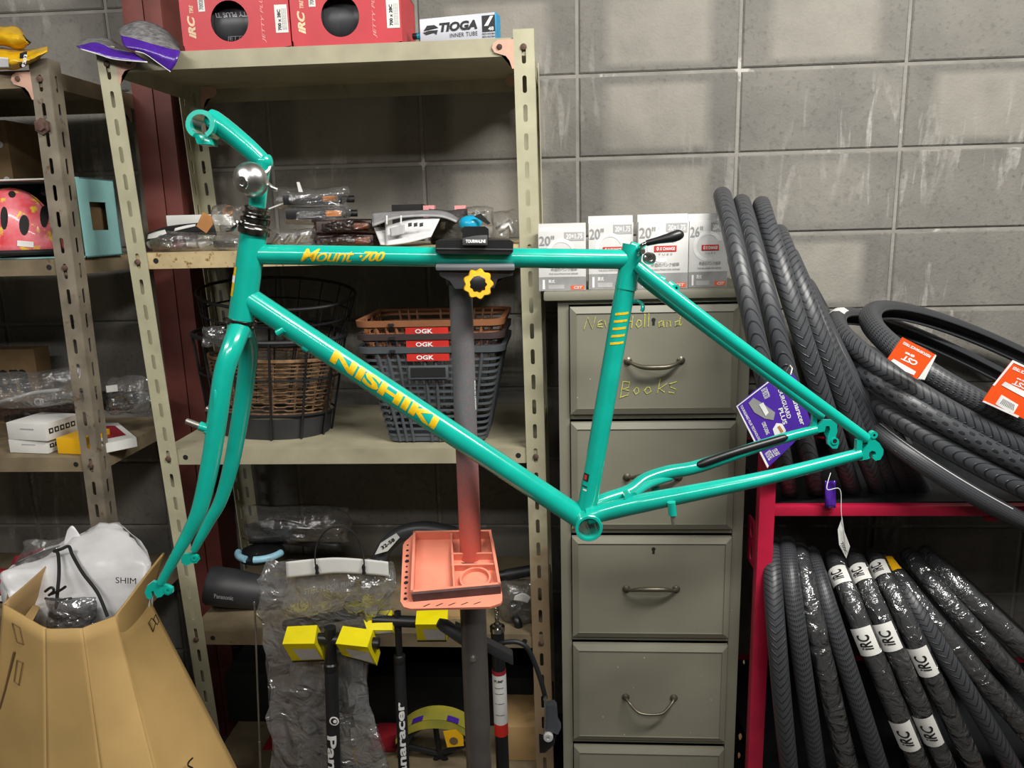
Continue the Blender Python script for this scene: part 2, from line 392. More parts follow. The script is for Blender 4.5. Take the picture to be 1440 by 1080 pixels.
# ================================================================== setting
fl = MB().box((.9, -2.1, -.03), 6.4, 4.6, .06).build('floor', 'floor_concrete'); tag(fl, None, None, kind='structure')
ce = MB().box((.9, -2.1, 2.75), 6.4, 4.6, .04).build('ceiling', 'ceiling_board'); tag(ce, None, None, kind='structure')
wl = MB().box((.9, .06, 1.36), 6.4, .10, 2.72).build('wall_back', 'mortar'); tag(wl, None, None, kind='structure')
for nm, c, sz in (('wall_front', (.9, -4.3, 1.36), (6.4, .06, 2.72)), ('wall_left', (-2.25, -2.1, 1.36), (.06, 4.36, 2.72)), ('wall_right', (4.05, -2.1, 1.36), (.06, 4.36, 2.72))):
    tag(MB().box(c, *sz).build(nm, 'plaster'), None, None, kind='structure')
bw, bh = .391, .191
def block_mesh():
    bm = bmesh.new(); vs_ = [bm.verts.new((x*bw/2, y*.009, z*bh/2)) for x in (-1, 1) for y in (-1, 1) for z in (-1, 1)]
    for f in ((0, 1, 3, 2), (4, 6, 7, 5), (0, 4, 5, 1), (2, 3, 7, 6), (0, 2, 6, 4), (1, 5, 7, 3)): bm.faces.new([vs_[i] for i in f])
    bmesh.ops.recalc_face_normals(bm, faces=bm.faces[:])
    bmesh.ops.bevel(bm, geom=[e for e in bm.edges if all(v.co.y < 0 for v in e.verts)], offset=.0035, segments=1, affect='EDGES')
    me = bpy.data.meshes.new('block'); bm.to_mesh(me); bm.free(); me.materials.append(M['concrete_block']); return me
bme = block_mesh()
for i in range(-5, 10):
    for j in range(0, 13):
        o = bpy.data.objects.new('block', bme); COL.objects.link(o); o.parent = wl
        o.location = V(i*.4+.2, .0145-random.random()*.002, j*.2+.1)-BASE['wall_back']
        o.rotation_euler = (random.uniform(-.003, .003), random.uniform(-.0015, .0015), 0)
# steel column standing against the wall
cx0, cx1 = at(200, 250, -.12).x, at(252, 250, -.12).x
co = thing('steel_column', ((cx0+cx1)/2, -.06, 0), 'rust red painted steel column on the block wall behind the shelves', 'column')
MB().obox((cx0, -.12, 0), (.55*(cx1-cx0)-.0015, 0, 0), (0, .012, 0), (0, 0, 2.7), .001).build('flange_plate', 'oxide_paint', co)
MB().obox((cx0+.55*(cx1-cx0)+.0015, -.121, 0), (.45*(cx1-cx0), 0, 0), (0, .012, 0), (0, 0, 2.7), .001).build('flange_plate', 'oxide_paint', co)
MB().obox((cx0+.02, -.108, 0), (cx1-cx0-.024, 0, 0), (0, .104, 0), (0, 0, 2.7)).build('web', 'oxide_paint', co)
MB().obox((cx0-.010, -.030, 0), (.008, 0, 0), (0, .026, 0), (0, 0, 2.7)).build('edge_strip', 'mortar', co)
# ================================================================== slotted steel racks
def slotted(m, O, wdir, width, ztop, lean, z0, pitch=.0545, hw=.0042, hh=.0165, first=.02, keys=()):
    """flange hanging from the point O (top, outer edge) down to z0, with stadium slots"""
    O = Vector(O); wd = Vector(wdir)
    def P(s_, z): return O + wd*s_ + V(lean*(ztop-z), 0, z-ztop)
    c = width*.5; za = ztop
    def quad(s0, s1, a, b): m.add([P(s0, b), P(s1, b), P(s1, a), P(s0, a)], [(0, 1, 2, 3)])
    quad(0, width, za, za-first); za -= first
    while za-pitch > z0:
        zb = za-pitch; zc = (za+zb)/2
        quad(0, c-hw, za, zb); quad(c+hw, width, za, zb)
        t = [P(c-hw, za), P(c+hw, za)]+[P(c+hw*math.cos(q), zc+hh-hw+hw*math.sin(q)) for q in [PI*k/6 for k in range(7)]]
        m.add(t, [tuple(range(len(t)))])
        t = [P(c+hw, zb), P(c-hw, zb)]+[P(c-hw*math.cos(q), zc-hh+hw-hw*math.sin(q)) for q in [PI*k/6 for k in range(7)]]
        m.add(t, [tuple(range(len(t)))])
        za = zb
    quad(0, width, za, z0)
def rusty_post():
    m = mat('rusty_post_paint', '#a8a48a', .5, var=.08, scale=18, spots='#7a5a40', spot_at=.68, spot_scale=35); nt = m.node_tree; L = nt.links.new; N = nt.nodes.new; b = nt.nodes['Principled BSDF']
    src = b.inputs['Base Color'].links[0].from_socket; g = N('ShaderNodeNewGeometry'); sp = N('ShaderNodeSeparateXYZ'); L(g.outputs['Position'], sp.inputs[0])
    r = N('ShaderNodeMapRange'); r.inputs[1].default_value = .95; r.inputs[2].default_value = .55; L(sp.outputs['Z'], r.inputs[0])
    n = N('ShaderNodeTexNoise'); n.inputs['Scale'].default_value = 24; n.inputs['Detail'].default_value = 6; L(g.outputs['Position'], n.inputs['Vector'])
    a = N('ShaderNodeMath'); L(r.outputs[0], a.inputs[0]); L(n.outputs['Fac'], a.inputs[1])
    r2 = N('ShaderNodeMapRange'); r2.inputs[1].default_value = .8; r2.inputs[2].default_value = 1.3; r2.inputs[4].default_value = .85; L(a.outputs[0], r2.inputs[0])
    mx = N('ShaderNodeMix'); mx.data_type = 'RGBA'; mx.inputs['B'].default_value = srgb('#7d654c'); L(r2.outputs[0], mx.inputs['Factor']); L(src, mx.inputs['A']); L(mx.outputs['Result'], b.inputs['Base Color'])
rusty_post()
def post(rack, x, Y, sx, sy, ztop, lean, pm):
    m = MB(); slotted(m, (x, Y, ztop), (sx, 0, 0), .040, ztop, lean, 0.0); slotted(m, (x, Y, ztop), (0, sy, 0), .040, ztop, lean, 0.0)
    o = m.build('post', pm, rack, smooth=0); sd = o.modifiers.new('sheet', 'SOLIDIFY'); sd.thickness = .002; sd.offset = 0; return o
def rack(name, label, xl, xr, leanl, leanr, Yf, Yb, ztop, levels, pm, sm, lip=.034):
    r = thing(name, ((xl+xr)/2, (Yf+Yb)/2, 0), label, 'shelf rack', 'slotted steel racks')
    for x, s, ln in ((xl, 1, leanl), (xr, -1, leanr)):
        post(r, x, Yf, s, 1, ztop, ln, 'rusty_post_paint' if s < 0 and pm == 'post_paint' else pm); post(r, x, Yb, s, -1, ztop, ln, pm)
    for k, z in enumerate(levels):
        a = xl+leanl*(ztop-z)+.003; b = xr+leanr*(ztop-z)-.003; y0, y1 = Yf+.003, (Yb-.003 if 'grimy' in label else -.014)
        m = MB(); t = .0016
        m.obox((a, y0, z-t), (b-a, 0, 0), (0, y1-y0, 0), (0, 0, t))
        for yy in (y0, y1-t): m.obox((a, yy, z-lip), (b-a, 0, 0), (0, t, 0), (0, 0, lip-t))
        for xx in (a, b-t): m.obox((xx, y0+t, z-lip), (t, 0, 0), (0, y1-y0-2*t, 0), (0, 0, lip-t))
        m.obox((a, y0+t, z-lip), (b-a, 0, 0), (0, .012, 0), (0, 0, t))
        sh = m.build('shelf', sm[k], r, smooth=0)
        for x, s in ((a, 1), (b, -1)):
            MB().lathe((x+s*.017, Yf-.001, z-lip*.55), (0, -1, 0), [(0, .0065), (.003, .006), (.0045, .003)], 12).build('bolt', 'rust', r)
            if k: MB().lathe((x+s*.055, y0+.0005, z-lip*.5), (0, -1, 0), [(0, .006), (.0008, .006)], 12).build('slot_hole', 'matt_black', r)
            if k == 0:
                g = [(x+s*.036, z-.004), (x+s*.066, z-.004), (x+s*.076, z-.010), (x+s*.079, z-.018), (x+s*.074, z-.027), (x+s*.062, z-.031), (x+s*.052, z-.034), (x+s*.045, z-.043), (x+s*.040, z-.058), (x+s*.036, z-.058)]
                MB().prism([(p, Yf+.0005, q) for p, q in g], (0, -.0018, 0)).build('gusset', 'gusset_primer', r, smooth=0)
                MB().lathe((x+s*.064, Yf-.002, z-.017), (0, -1, 0), [(0, .0055), (.002, .005), (.003, .003)], 12).build('bolt', 'rust', r)
                MB().prism([(p, Yb-.0045, q) for p, q in g], (0, -.0018, 0)).build('gusset', 'gusset_primer', r, smooth=0)
    return r
YF, YB = -.44, -.065
def zl(p, q, Y=YF): return (at(*p, Y).z+at(*q, Y).z)/2
ZT = zl((257, 71), (687, 54)); Z2 = at(200, 356, YF).z; Z3 = zl((240, 637), (739, 627)); Z4 = zl((279, 891), (748, 891)); Z5 = Z4-.36
pl, pl2, pr, pr2 = at(137, 85, YF), at(275, 960, YF), at(750, 40, YF), at(776, 1000, YF)
ztm = pr.z
ll = (pl2.x-pl.x)/(pl.z-pl2.z); lr = (pr2.x-pr.x)/(pr.z-pr2.z)
XL, XR = pl.x-ll*(ztm-pl.z), pr.x
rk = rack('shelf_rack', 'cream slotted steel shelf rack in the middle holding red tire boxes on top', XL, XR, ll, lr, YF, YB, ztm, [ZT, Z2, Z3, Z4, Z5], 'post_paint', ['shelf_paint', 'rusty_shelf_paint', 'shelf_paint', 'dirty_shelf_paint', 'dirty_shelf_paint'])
ql, ql2 = at(66, 82, YF), at(141, 660, YF); l2 = (ql2.x-ql.x)/(ql.z-ql2.z)
LZT, LZ2, LZ3 = at(20, 99, YF).z, at(20, 366, YF).z, at(40, 644, YF).z
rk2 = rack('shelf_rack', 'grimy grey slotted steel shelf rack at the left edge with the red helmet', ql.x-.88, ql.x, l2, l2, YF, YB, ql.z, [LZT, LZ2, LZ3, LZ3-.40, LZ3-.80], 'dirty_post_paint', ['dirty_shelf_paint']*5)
# the big rusty nut on the left rack's post
MB().lathe(at(61, 178, YF-.002), (0, -1, 0), [(0, .017), (.006, .017), (.007, .011), (.012, .010), (.013, .004)], 6).build('nut', 'rust', rk2)
# ================================================================== drawer cabinet
CY = -.49
c0 = at(787, 640, CY).x; c1 = at(1049, 640, CY).x; ct = at(900, 412, CY-.012).z
cab = thing('drawer_cabinet', ((c0+c1)/2, CY/2, 0), 'tall olive grey wooden cabinet with chalk writing on its top drawer', 'cabinet')
m = MB(); W = c1-c0; fr = .022
m.obox((c0, CY, 0), (fr, 0, 0), (0, .46, 0), (0, 0, ct-.012)); m.obox((c1-fr, CY, 0), (fr, 0, 0), (0, .46, 0), (0, 0, ct-.012))
m.obox((c0+fr, CY+.44, 0), (W-2*fr, 0, 0), (0, .02, 0), (0, 0, ct-.012))
dz = [at(900, y, CY).z for y in (430, 590, 751, 902, 1046)]; pitch = (dz[1]-dz[4])/3
tops = [ct-.020, dz[1], dz[2], dz[3], dz[4], dz[4]-pitch]
for i, z in enumerate(tops[1:]+[tops[-1]-pitch]): m.obox((c0+fr, CY+.004, z+.001), (W-2*fr, 0, 0), (0, .43, 0), (0, 0, .012))
m.obox((c0+fr, CY+.001, ct-.022), (W-2*fr, 0, 0), (0, .43, 0), (0, 0, .009))
m.build('carcass', 'cabinet_paint', cab, smooth=0)
tl = at(764, 412, CY-.012).x
MB().obox((tl, CY-.014, ct-.013), (c1+.014-tl, 0, 0), (0, .485, 0), (0, 0, .018), .005).build('top_board', 'cabinet_paint', cab)
def raised_panel(m, x0, x1, z0, z1, Y, ch=.013, dp=.010):
    A = [V(x0, Y, z0), V(x1, Y, z0), V(x1, Y, z1), V(x0, Y, z1)]
    B = [V(x0, Y-.010, z0), V(x1, Y-.010, z0), V(x1, Y-.010, z1), V(x0, Y-.010, z1)]
    Cc = [V(x0+ch, Y-.010-.006, z0+ch), V(x1-ch, Y-.016, z0+ch), V(x1-ch, Y-.016, z1-ch), V(x0+ch, Y-.016, z1-ch)]
    D = [V(x0+ch, Y-.0135, z0+ch), V(x1-ch, Y-.0135, z0+ch), V(x1-ch, Y-.0135, z1-ch), V(x0+ch, Y-.0135, z1-ch)]
    fs = []
    for a in (0, 4, 8):
        for k in range(4): fs.append((a+k, a+(k+1) % 4, a+4+(k+1) % 4, a+4+k))
    fs.append((12, 13, 14, 15)); m.add(A+B+Cc+D, fs)
DY = CY+.003
for i, z in enumerate(tops):
    zb = (tops[i+1] if i+1 < len(tops) else z-pitch)+.014; zt = z-(.004 if i else .006)
    mm = MB(); raised_panel(mm, c0+fr+.002, c1-fr-.002, zb, zt, DY)
    d = mm.build('drawer', 'cabinet_paint', cab, smooth=0)
    hx = at(919, 640, CY-.02).x; hz = zb+(zt-zb)*(.50 if i != 3 else .47); hp = DY-.0135
    hw_ = .053
    for s in (-1, 1): MB().lathe((hx+s*hw_, hp, hz), (0, -1, 0), [(0, .0085), (.002, .0085), (.004, .005), (.007, .0045), (.008, .002)], 14).build('handle_rosette', 'handle_metal', d)
    sag = {0: -.008, 3: -.022}.get(i, .010)
    pts = spline([(hx-hw_, hp-.004, hz), (hx-hw_*.86, hp-.014, hz+sag*.3), (hx-hw_*.5, hp-.024, hz+sag), (hx, hp-.026, hz+sag*1.15), (hx+hw_*.5, hp-.024, hz+sag), (hx+hw_*.86, hp-.014, hz+sag*.3), (hx+hw_, hp-.004, hz)], 5)
    nn = len(pts); MB().tube(pts, [.0028+.0028*math.sin(PI*k/(nn-1))**2*(1 if i != 3 else .1) for k in range(nn)], 10).build('pull_handle', 'handle_metal', d)
    if i in (0, 2):
        kx = at(919, 452 if i == 0 else 774, hp); MB().lathe((kx.x, hp+.0005, kx.z+.003), (0, -1, 0), [(0, .0042), (.001, .0042)], 14).build('keyhole', 'matt_black', d)
        MB().obox((kx.x-.0024, hp-.0006, kx.z-.008), (.0048, 0, 0), (0, .001, 0), (0, 0, .009)).build('keyhole', 'matt_black', d)
    if i == 0:
        def chalk_part(S): strokes(chalk(S), .0011, 'chalk', d, 'chalk_word')
        def chalk(lines): return [[at(x/4+740, y/4+400, hp-.0007) for x, y in L] for L in lines]
        S = [[(325, 253), (345, 185), (372, 250), (390, 182)], [(402, 228), (432, 222), (425, 202), (405, 212), (402, 238), (432, 240)], [(440, 205), (450, 240), (465, 212), (475, 240), (490, 200)]]
        chalk_part(S); S = [[(560, 180), (556, 245)], [(600, 178), (592, 245)], [(557, 212), (597, 208)], [(630, 200), (618, 225), (630, 243), (646, 228), (644, 205), (630, 200)], [(668, 165), (664, 240)], [(690, 162), (686, 238)]]
        S += [[(765, 205), (745, 215), (748, 240), (768, 230), (770, 203), (774, 240)], [(790, 240), (792, 205), (810, 208), (812, 238)], [(858, 205), (838, 212), (838, 236), (858, 228), (872, 165)], [(862, 200), (866, 232), (878, 214)]]
        chalk_part(S); S = [[(545, 545), (528, 640)], [(545, 547), (582, 550), (575, 580), (540, 590), (578, 598), (572, 622), (530, 636)], [(618, 580), (604, 600), (616, 618), (634, 606), (630, 584), (618, 580)], [(680, 578), (664, 598), (678, 616), (702, 602), (694, 580), (680, 578)], [(755, 530), (738, 612)], [(792, 558), (748, 588), (778, 606)], [(846, 548), (806, 560), (812, 578), (842, 590), (834, 612), (800, 606)]]
        chalk_part(S)
for px, py, s in ((1041, 1036, .006), (1039, 1062, .005), (1046, 931, .003)):
    p = at(px, py, CY-.001); MB().prism([(p.x+s*math.cos(q)*random.uniform(.4, .8), CY-.0006, p.z+s*1.7*math.sin(q)*random.uniform(.7, 1.1)) for q in [2*PI*k/9 for k in range(9)]], (0, -.0006, 0)).build('paint_chip', 'cabinet_chip' if s > .004 else 'white_scuff', cab, smooth=0)
m = MB()
for px, py in ((962, 481), (816, 527), (830, 533), (812, 559), (971, 1030), (1000, 984), (957, 998), (891, 967), (906, 925), (869, 938), (878, 1033), (848, 1008), (922, 1058), (987, 950), (1029, 858)):
    p = at(px, py, DY-.0135); r_ = random.uniform(.0006, .0016); m.prism([(p.x+r_*math.cos(q)*.8, DY-.0136, p.z+r_*1.3*math.sin(q)) for q in [2*PI*k/7 for k in range(7)]], (0, -.0005, 0))
m.build('paint_scuffs', 'white_scuff', cab, smooth=0)['kind'] = 'stuff'
# ================================================================== red rack on the right
RY = -.55
rx0, rx1 = at(1064, 800, RY).x, at(1086, 800, RY).x
rr = thing('tire_rack', (1.9, -.3, 0), 'crimson steel rack holding the tires on the right', 'rack')
rz = at(1200, 713, RY).z; rz0 = at(1200, 727, RY).z
ptop = at(1075, 640, RY).z
MB().obox((rx0, RY, 0), (rx1-rx0, 0, 0), (0, .028, 0), (0, 0, ptop), .002).build('upright', 'red_rack', rr)
MB().obox((rx0, -.06, 0), (rx1-rx0, 0, 0), (0, .028, 0), (0, 0, ptop), .002).build('upright', 'red_rack', rr)
for X in (rx0+1.25,):
    MB().obox((X, RY, 0), (rx1-rx0, 0, 0), (0, .028, 0), (0, 0, ptop), .002).build('upright', 'red_rack', rr); MB().obox((X, -.06, 0), (rx1-rx0, 0, 0), (0, .028, 0), (0, 0, ptop), .002).build('upright', 'red_rack', rr)
LOWZ = rz-.64
for zz in (rz, LOWZ):
    MB().obox((rx1, RY+.004, zz-(rz-rz0)), (1.23, 0, 0), (0, .02, 0), (0, 0, rz-rz0), .002).build('beam', 'red_rack', rr)
    MB().obox((rx1, -.055, zz-(rz-rz0)), (1.23, 0, 0), (0, .02, 0), (0, 0, rz-rz0), .002).build('beam', 'red_rack', rr)
    for k in range(6): MB().obox((rx1+.02+k*.235, RY+.024, zz-.014), (.012, 0, 0), (0, .471, 0), (0, 0, .010)).build('cross_bar', 'red_rack', rr)
for zz in (rz, LOWZ): MB().obox((rx1+.002, RY+.03, zz-.003), (1.22, 0, 0), (0, .46, 0), (0, 0, .003)).build('shade_deck', 'satin_black', rr)  # decks added to shade the level below and carry the tires
def holed_plate(m, Yc, zc, X, rad, pz, py):
    n = 24; ring = [V(X, Yc+rad*.62*math.cos(2*PI*k/n), zc+rad*math.sin(2*PI*k/n)) for k in range(n)]
    outer = []
    for k in range(n):
        a = 2*PI*k/n; cx_, cz_ = math.cos(a), math.sin(a); s = min(py/abs(cx_) if abs(cx_) > 1e-6 else 9, pz/abs(cz_) if abs(cz_) > 1e-6 else 9); outer.append(V(X, Yc+cx_*s, zc+cz_*s))
    m.add(ring+outer, [(k, (k+1) % n, n+(k+1) % n, n+k) for k in range(n)])
m = MB(); pz0 = at(1055, 775, RY).z
for k in range(2): holed_plate(m, RY+.058, pz0+.022-k*.05, rx0+.001, .018, .025, .03)
o = m.build('side_plate', 'red_rack', rr, smooth=0); sd = o.modifiers.new('sheet', 'SOLIDIFY'); sd.thickness = .003
p = at(1405, 729, RY); MB().obox((p.x-.02, RY+.004, p.z-.008), (.04, 0, 0), (0, .016, 0), (0, 0, .010), .002).build('latch', 'red_rack', rr)
# ================================================================== bicycle frame on the stand
MM = 1/985.0      # metres per pixel in the frame plane
bk = thing('bicycle_frame', fp(824, 760), 'turquoise bicycle frame with fork clamped in the repair stand', 'bicycle frame')
def ftube(name, pts, radpx, parent=bk, matn='teal_paint', seg=24, n=0, caps=True):
    P = [fp(*p) for p in pts]; R = [r*MM for r in radpx] if hasattr(radpx, '__len__') else [radpx*MM]*len(P)
    if n: P = spline(P, n); R = lin(R, n)
    return MB().tube(P, R, seg, caps=caps).build(name, matn, parent)
ht = ftube('head_tube', [(356.5, 329), (339.5, 449)], 18)
tt = ftube('top_tube', [(345, 357.5), (885, 365)], 13.6)
dt = ftube('down_tube', [(348, 419), (817, 729)], 16.5)
st = ftube('seat_tube', [(888.5, 352), (823, 728)], 14.2)
# seat lug: thicker collar, sleeve lip
sl = ftube('seat_lug', [(890.5, 344), (879.5, 405)], [14.8, 14.8])
MB().tube([fp(880.2, 403), fp(879.5, 406.5)], 15.3*MM, 24).build('lug_lip', 'teal_paint', sl)
ftube('lug_ear', [(886, 345, -.006), (904, 353, -.006)], [6, 8], sl, n=3)
ftube('lug_ear', [(886, 345, .008), (904, 353, .008)], [6, 8], sl, n=3)
q0 = fp(908, 350, -.012)
qr = ftube('quick_release', [(904, 346, .02), (904, 354, -.03)], 3.2, matn='alloy')
MB().lathe(fp(912, 363, -.012), -FN, [(0, .0085), (.010, .0085), (.012, .0065), (.012, .004), (.009, .003)], 20).build('nut', 'alloy', qr)
ftube('lever_arm', [(897, 351, -.014), (903, 345, -.03), (912, 341, -.03)], [2.5, 3, 3], qr, 'chrome', 10, 4)
ftube('lever_handle', [(909, 342, -.03), (925, 338, -.034), (945, 333.5, -.036), (954, 330.5, -.034), (958, 331, -.030)], [4, 4.8, 7.2, 7.4, 4.5], qr, 'black_plastic', 14, 4)
# stays
ftube('seat_stay', [(896, 373, -.016), (925, 398, -.024), (1040, 486, -.045), (1219, 617, -.065)], [7.5, 9, 8.6, 7.2], n=6, seg=18)
ftube('seat_stay', [(895, 384, .016), (930, 413, .030), (1127, 563, .058), (1155, 585, .065)], [7.5, 8.6, 8, 7], n=6, seg=18)
ftube('chain_stay', [(826, 726, -.016), (852, 720, -.020), (905, 707, -.036), (980, 692, -.05), (1090, 669, -.06), (1210, 638, -.065)], [12, 13, 14, 12, 10, 8], n=5, seg=20)
cs = ftube('chain_stay', [(826, 718, .016), (848, 705, .020), (885, 692, .032), (908, 675, .045), (940, 664, .052), (985, 655, .058), (1090, 620, .063), (1148, 604, .065)], [12, 12, 12, 11.5, 11, 10.5, 8.5, 7.5], n=5, seg=20)
ftube('chain_guard_strip', [(980, 656, .052), (990, 651, .051), (1040, 634, .055), (1098, 617, .058), (1106, 614, .059)], [3, 6.5, 6.3, 6, 2.5], cs, 'black_plastic', 14, 5)
ftube('chain_stay_bridge', [(884, 699, -.034), (880, 693, .034)], 6)
ftube('stay_brace', [(892, 697, -.03), (912, 682, .02), (945, 672, .05)], [5, 6, 4], n=4)
# brake pivots under the chain stays
for off, (a, b, c) in ((-.062, ((944, 706), (946, 724), (948, 737))), (.05, ((922, 682), (921, 692), (919, 699)))):
    pv = ftube('brake_boss', [(*a, off), (*b, off)], 6); ftube('boss_pin', [(*b, off), (*c, off)], 3.6, pv, 'bare_steel', 12)
# bottom bracket shell: open ring
bb = fp(824, 731); m = MB(); r1, r0 = 20.2*MM, 15.6*MM
m.lathe(bb-FN*.034, FN, [(0, r0), (0, r1-.001), (.001, r1), (.067, r1), (.068, r1-.001), (.068, r0), (.0, r0)], 40, cap=False); m.build('bottom_bracket_shell', 'teal_paint', bk)
MB().lathe(bb-FN*.0335, FN, [(0, r0+.0001), (.067, r0+.0001)], 40, cap=False).build('shell_thread', 'dark_chrome', bk)
# rear dropouts
def dz_(pts, off, ox, oy, k): return [fp(x/k+ox, y/k+oy, off) for x, y in pts]
def plate(name, pts, off, th, parent=bk, ox=1020, oy=500, k=6.0):
    return MB().prism(dz_(pts, off, ox, oy, k), FN*th).build(name, 'teal_paint', parent, smooth=0)
d1 = plate('dropout', [(1165, 680), (1235, 690), (1300, 738), (1335, 795), (1332, 835), (1308, 878), (1268, 888), (1245, 868), (1250, 845), (1272, 835), (1268, 812), (1240, 803), (1216, 815), (1212, 842), (1222, 868), (1200, 875), (1135, 888), (1130, 850), (1180, 780), (1205, 745)], -.069, .007)
plate('dropout_arm', [(1112, 715), (1160, 712), (1155, 790), (1140, 830), (1088, 830), (1108, 790)], -.069, .008, d1)
MB().lathe(fp(1229.5, 612, -.070), FN, [(0, .0018), (0, .0052), (.008, .0052), (.008, .0018)], 18, cap=False).build('eyelet', 'teal_paint', d1)
d2 = plate('dropout', [(765, 655), (775, 600), (835, 545), (905, 545), (942, 580), (946, 640), (930, 690), (955, 705), (962, 735), (945, 785), (905, 785), (868, 750), (862, 690), (885, 625), (878, 595), (850, 595), (838, 640)], .062, .007)
plate('dropout_arm', [(740, 500), (778, 500), (770, 650), (715, 625), (735, 580)], .062, .008, d2)
MB().lathe(fp(1174, 620.5, .0605), FN, [(0, .0036), (0, .0058), (.009, .0058), (.009, .0036)], 18, cap=False).build('hanger_eye', 'teal_paint', d2)
MB().lathe(fp(1174, 620.5, .0612), FN, [(0, .0036), (.0004, .0036)], 18).build('hanger_hole', 'matt_black', d2)
# small brazed fittings
for p, q, r in (((390, 469, -.012), (400, 463, -.013), 5.2), ((426, 487, -.008), (434, 492, -.008), 5), ((940, 399, -.016), (949, 405, -.02), 5.5), ((918, 388, -.016), (935, 394, -.02), 4.5)):
    ftube('cable_stop', [p, q], r, seg=14)
MB().lathe(fp(951, 405, -.030), FN, [(0, .002), (0, .0048), (.01, .0048), (.01, .002)], 16, cap=False).build('cable_eye', 'teal_paint', bk)
ftube('cable_hook', [(888, 424, 0), (897, 424, 0), (903, 428, -.004), (904, 434, -.006), (902, 438, -.006)], [3.5, 2.8, 2.6, 3, 2.4], n=4, seg=10)
# ---- fork
fk = ftube('fork', [(339, 452), (336, 470)], [17, 17.5])
ftube('fork_leg', [(337, 462, -.008), (327, 488, -.030), (315, 525, -.042), (306, 585, -.046), (296, 650, -.048), (281, 715, -.05), (264, 752, -.05), (250, 777, -.05), (234, 806, -.05), (226, 820, -.05)], [15, 14.2, 13.5, 13.3, 12.6, 11, 9, 7.8, 6.6, 5.8], fk, n=5)
ftube('fork_leg', [(342, 462, .006), (349, 488, .028), (347, 525, .040), (338, 585, .046), (326, 650, .048), (311, 702, .05), (295, 732, .05), (281, 758, .05), (273, 774, .05)], [15, 13.8, 13, 12.5, 11.6, 10, 8.6, 7.2, 5.6], fk, n=5)
for off, a, b, c in ((-.05, (297, 604), (281, 599), (262, 592)), (.05, (318, 586), (304, 580), (290, 574))):
    z = ftube('brake_boss', [(*a, off), (*b, off)], 6.5, fk); ftube('boss_pin', [(*b, off), (*c, off)], 4.2, z, 'bare_steel', 12)
ftube('boss_plate', [(288, 606, -.052), (300, 604, -.052), (303, 560, -.056), (304, 545, -.054)], [4, 5.5, 3.5, 2], fk, n=4)
e1 = MB().prism([fp(x/2.842, y/2.842+700, -.053) for x, y in [(610, 335), (640, 345), (668, 352), (688, 362), (690, 380), (672, 390), (655, 385), (645, 396), (628, 400), (618, 385), (612, 372), (604, 376), (606, 398), (600, 408), (586, 400), (578, 378), (588, 352)]], FN*.006).build('fork_tip', 'teal_paint', fk, smooth=0)
MB().lathe(fp(236, 830.5, -.054), FN, [(0, .002), (0, .0052), (.008, .0052), (.008, .002)], 16, cap=False).build('eyelet', 'teal_paint', e1)
e2 = MB().prism([fp(x/2.842, y/2.842+700, .047) for x, y in [(735, 225), (765, 222), (790, 235), (795, 250), (785, 262), (765, 262), (745, 272), (725, 262), (722, 240)]], FN*.006).build('fork_tip', 'teal_paint', fk, smooth=0)
MB().lathe(fp(273, 785.5, .046), FN, [(0, .002), (0, .005), (.008, .005), (.008, .002)], 16, cap=False).build('eyelet', 'teal_paint', e2)
# ---- headset
hd = (fp(356.5, 329)-fp(339.5, 449)).normalized()
lo = MB(); lo.lathe(fp(338.3, 459), hd, [(0, .0165), (.002, .0195), (.004, .0185), (.006, .021), (.010, .0212), (.011, .0185)], 30); lo.build('lower_headset_cup', 'dark_chrome', bk)
hs = MB().lathe(fp(356.8, 330), hd, [(0, .0185), (.001, .0215), (.007, .022), (.010, .0215), (.012, .0195), (.014, .0195), (.016, .0185)], 30).build('upper_headset_cup', 'dark_chrome', bk)
MB().lathe(fp(358.8, 314), hd, [(0, .018), (.001, .0202), (.006, .0205), (.008, .017), (.010, .0165), (.011, .0190), (.013, .0192), (.014, .0155), (.018, .0155), (.019, .017), (.022, .0165), (.023, .012)], 30).build('headset_lock_ring', 'dark_chrome', hs)
ftube('cable_hanger', [(346, 318, -.01), (334, 312, -.022), (330, 318, -.026), (326, 323, -.026), (318, 324, -.026)], [3, 3, 2.6, 2.4, 2.2], hs, 'chrome', 8, 4)
# ---- stem
sm_ = ftube('stem', [(361, 297), (364.5, 262), (368, 236), (371, 226), (370, 219)], [11.3, 11.3, 11.8, 12.5, 9], n=4)
ftube('stem_arm', [(371, 229), (350, 209), (326, 189), (312, 178), (300, 168), (293, 163)], [11.5, 12.6, 13.4, 13.6, 12.5, 10], sm_, n=4)
# bar clamp: an open C ring
m = MB(); pr_ = []; cl = fp(289, 177); ex = RT; ey = UP
def ring_pt(a, r): return cl+(ex*math.cos(a)+ey*math.sin(a))*r
A = [math.radians(-62+k*300/36) for k in range(37)]; vs_ = []
for a in A:
    for r, o in ((.0130, -.021), (.0190, -.021), (.0198, 0), (.0190, .021), (.0130, .021)): vs_.append(ring_pt(a, r)+FN*o)
fs = [(i*5+k, i*5+(k+1) % 5, (i+1)*5+(k+1) % 5, (i+1)*5+k) for i in range(36) for k in range(5)]+[(4, 3, 2, 1, 0), tuple(36*5+k for k in range(5))]
# opening points down and to the right: rotate the whole ring
rotm = Matrix.Rotation(math.radians(0), 3, FN); m.add(vs_, fs); m.build('bar_clamp', 'teal_paint', sm_)
MB().obox(fp(276, 203, -.016), RT*.020-UP*.001, FN*.032, RT*-.004+UP*.014, .003).build('clamp_lug', 'teal_paint', sm_)
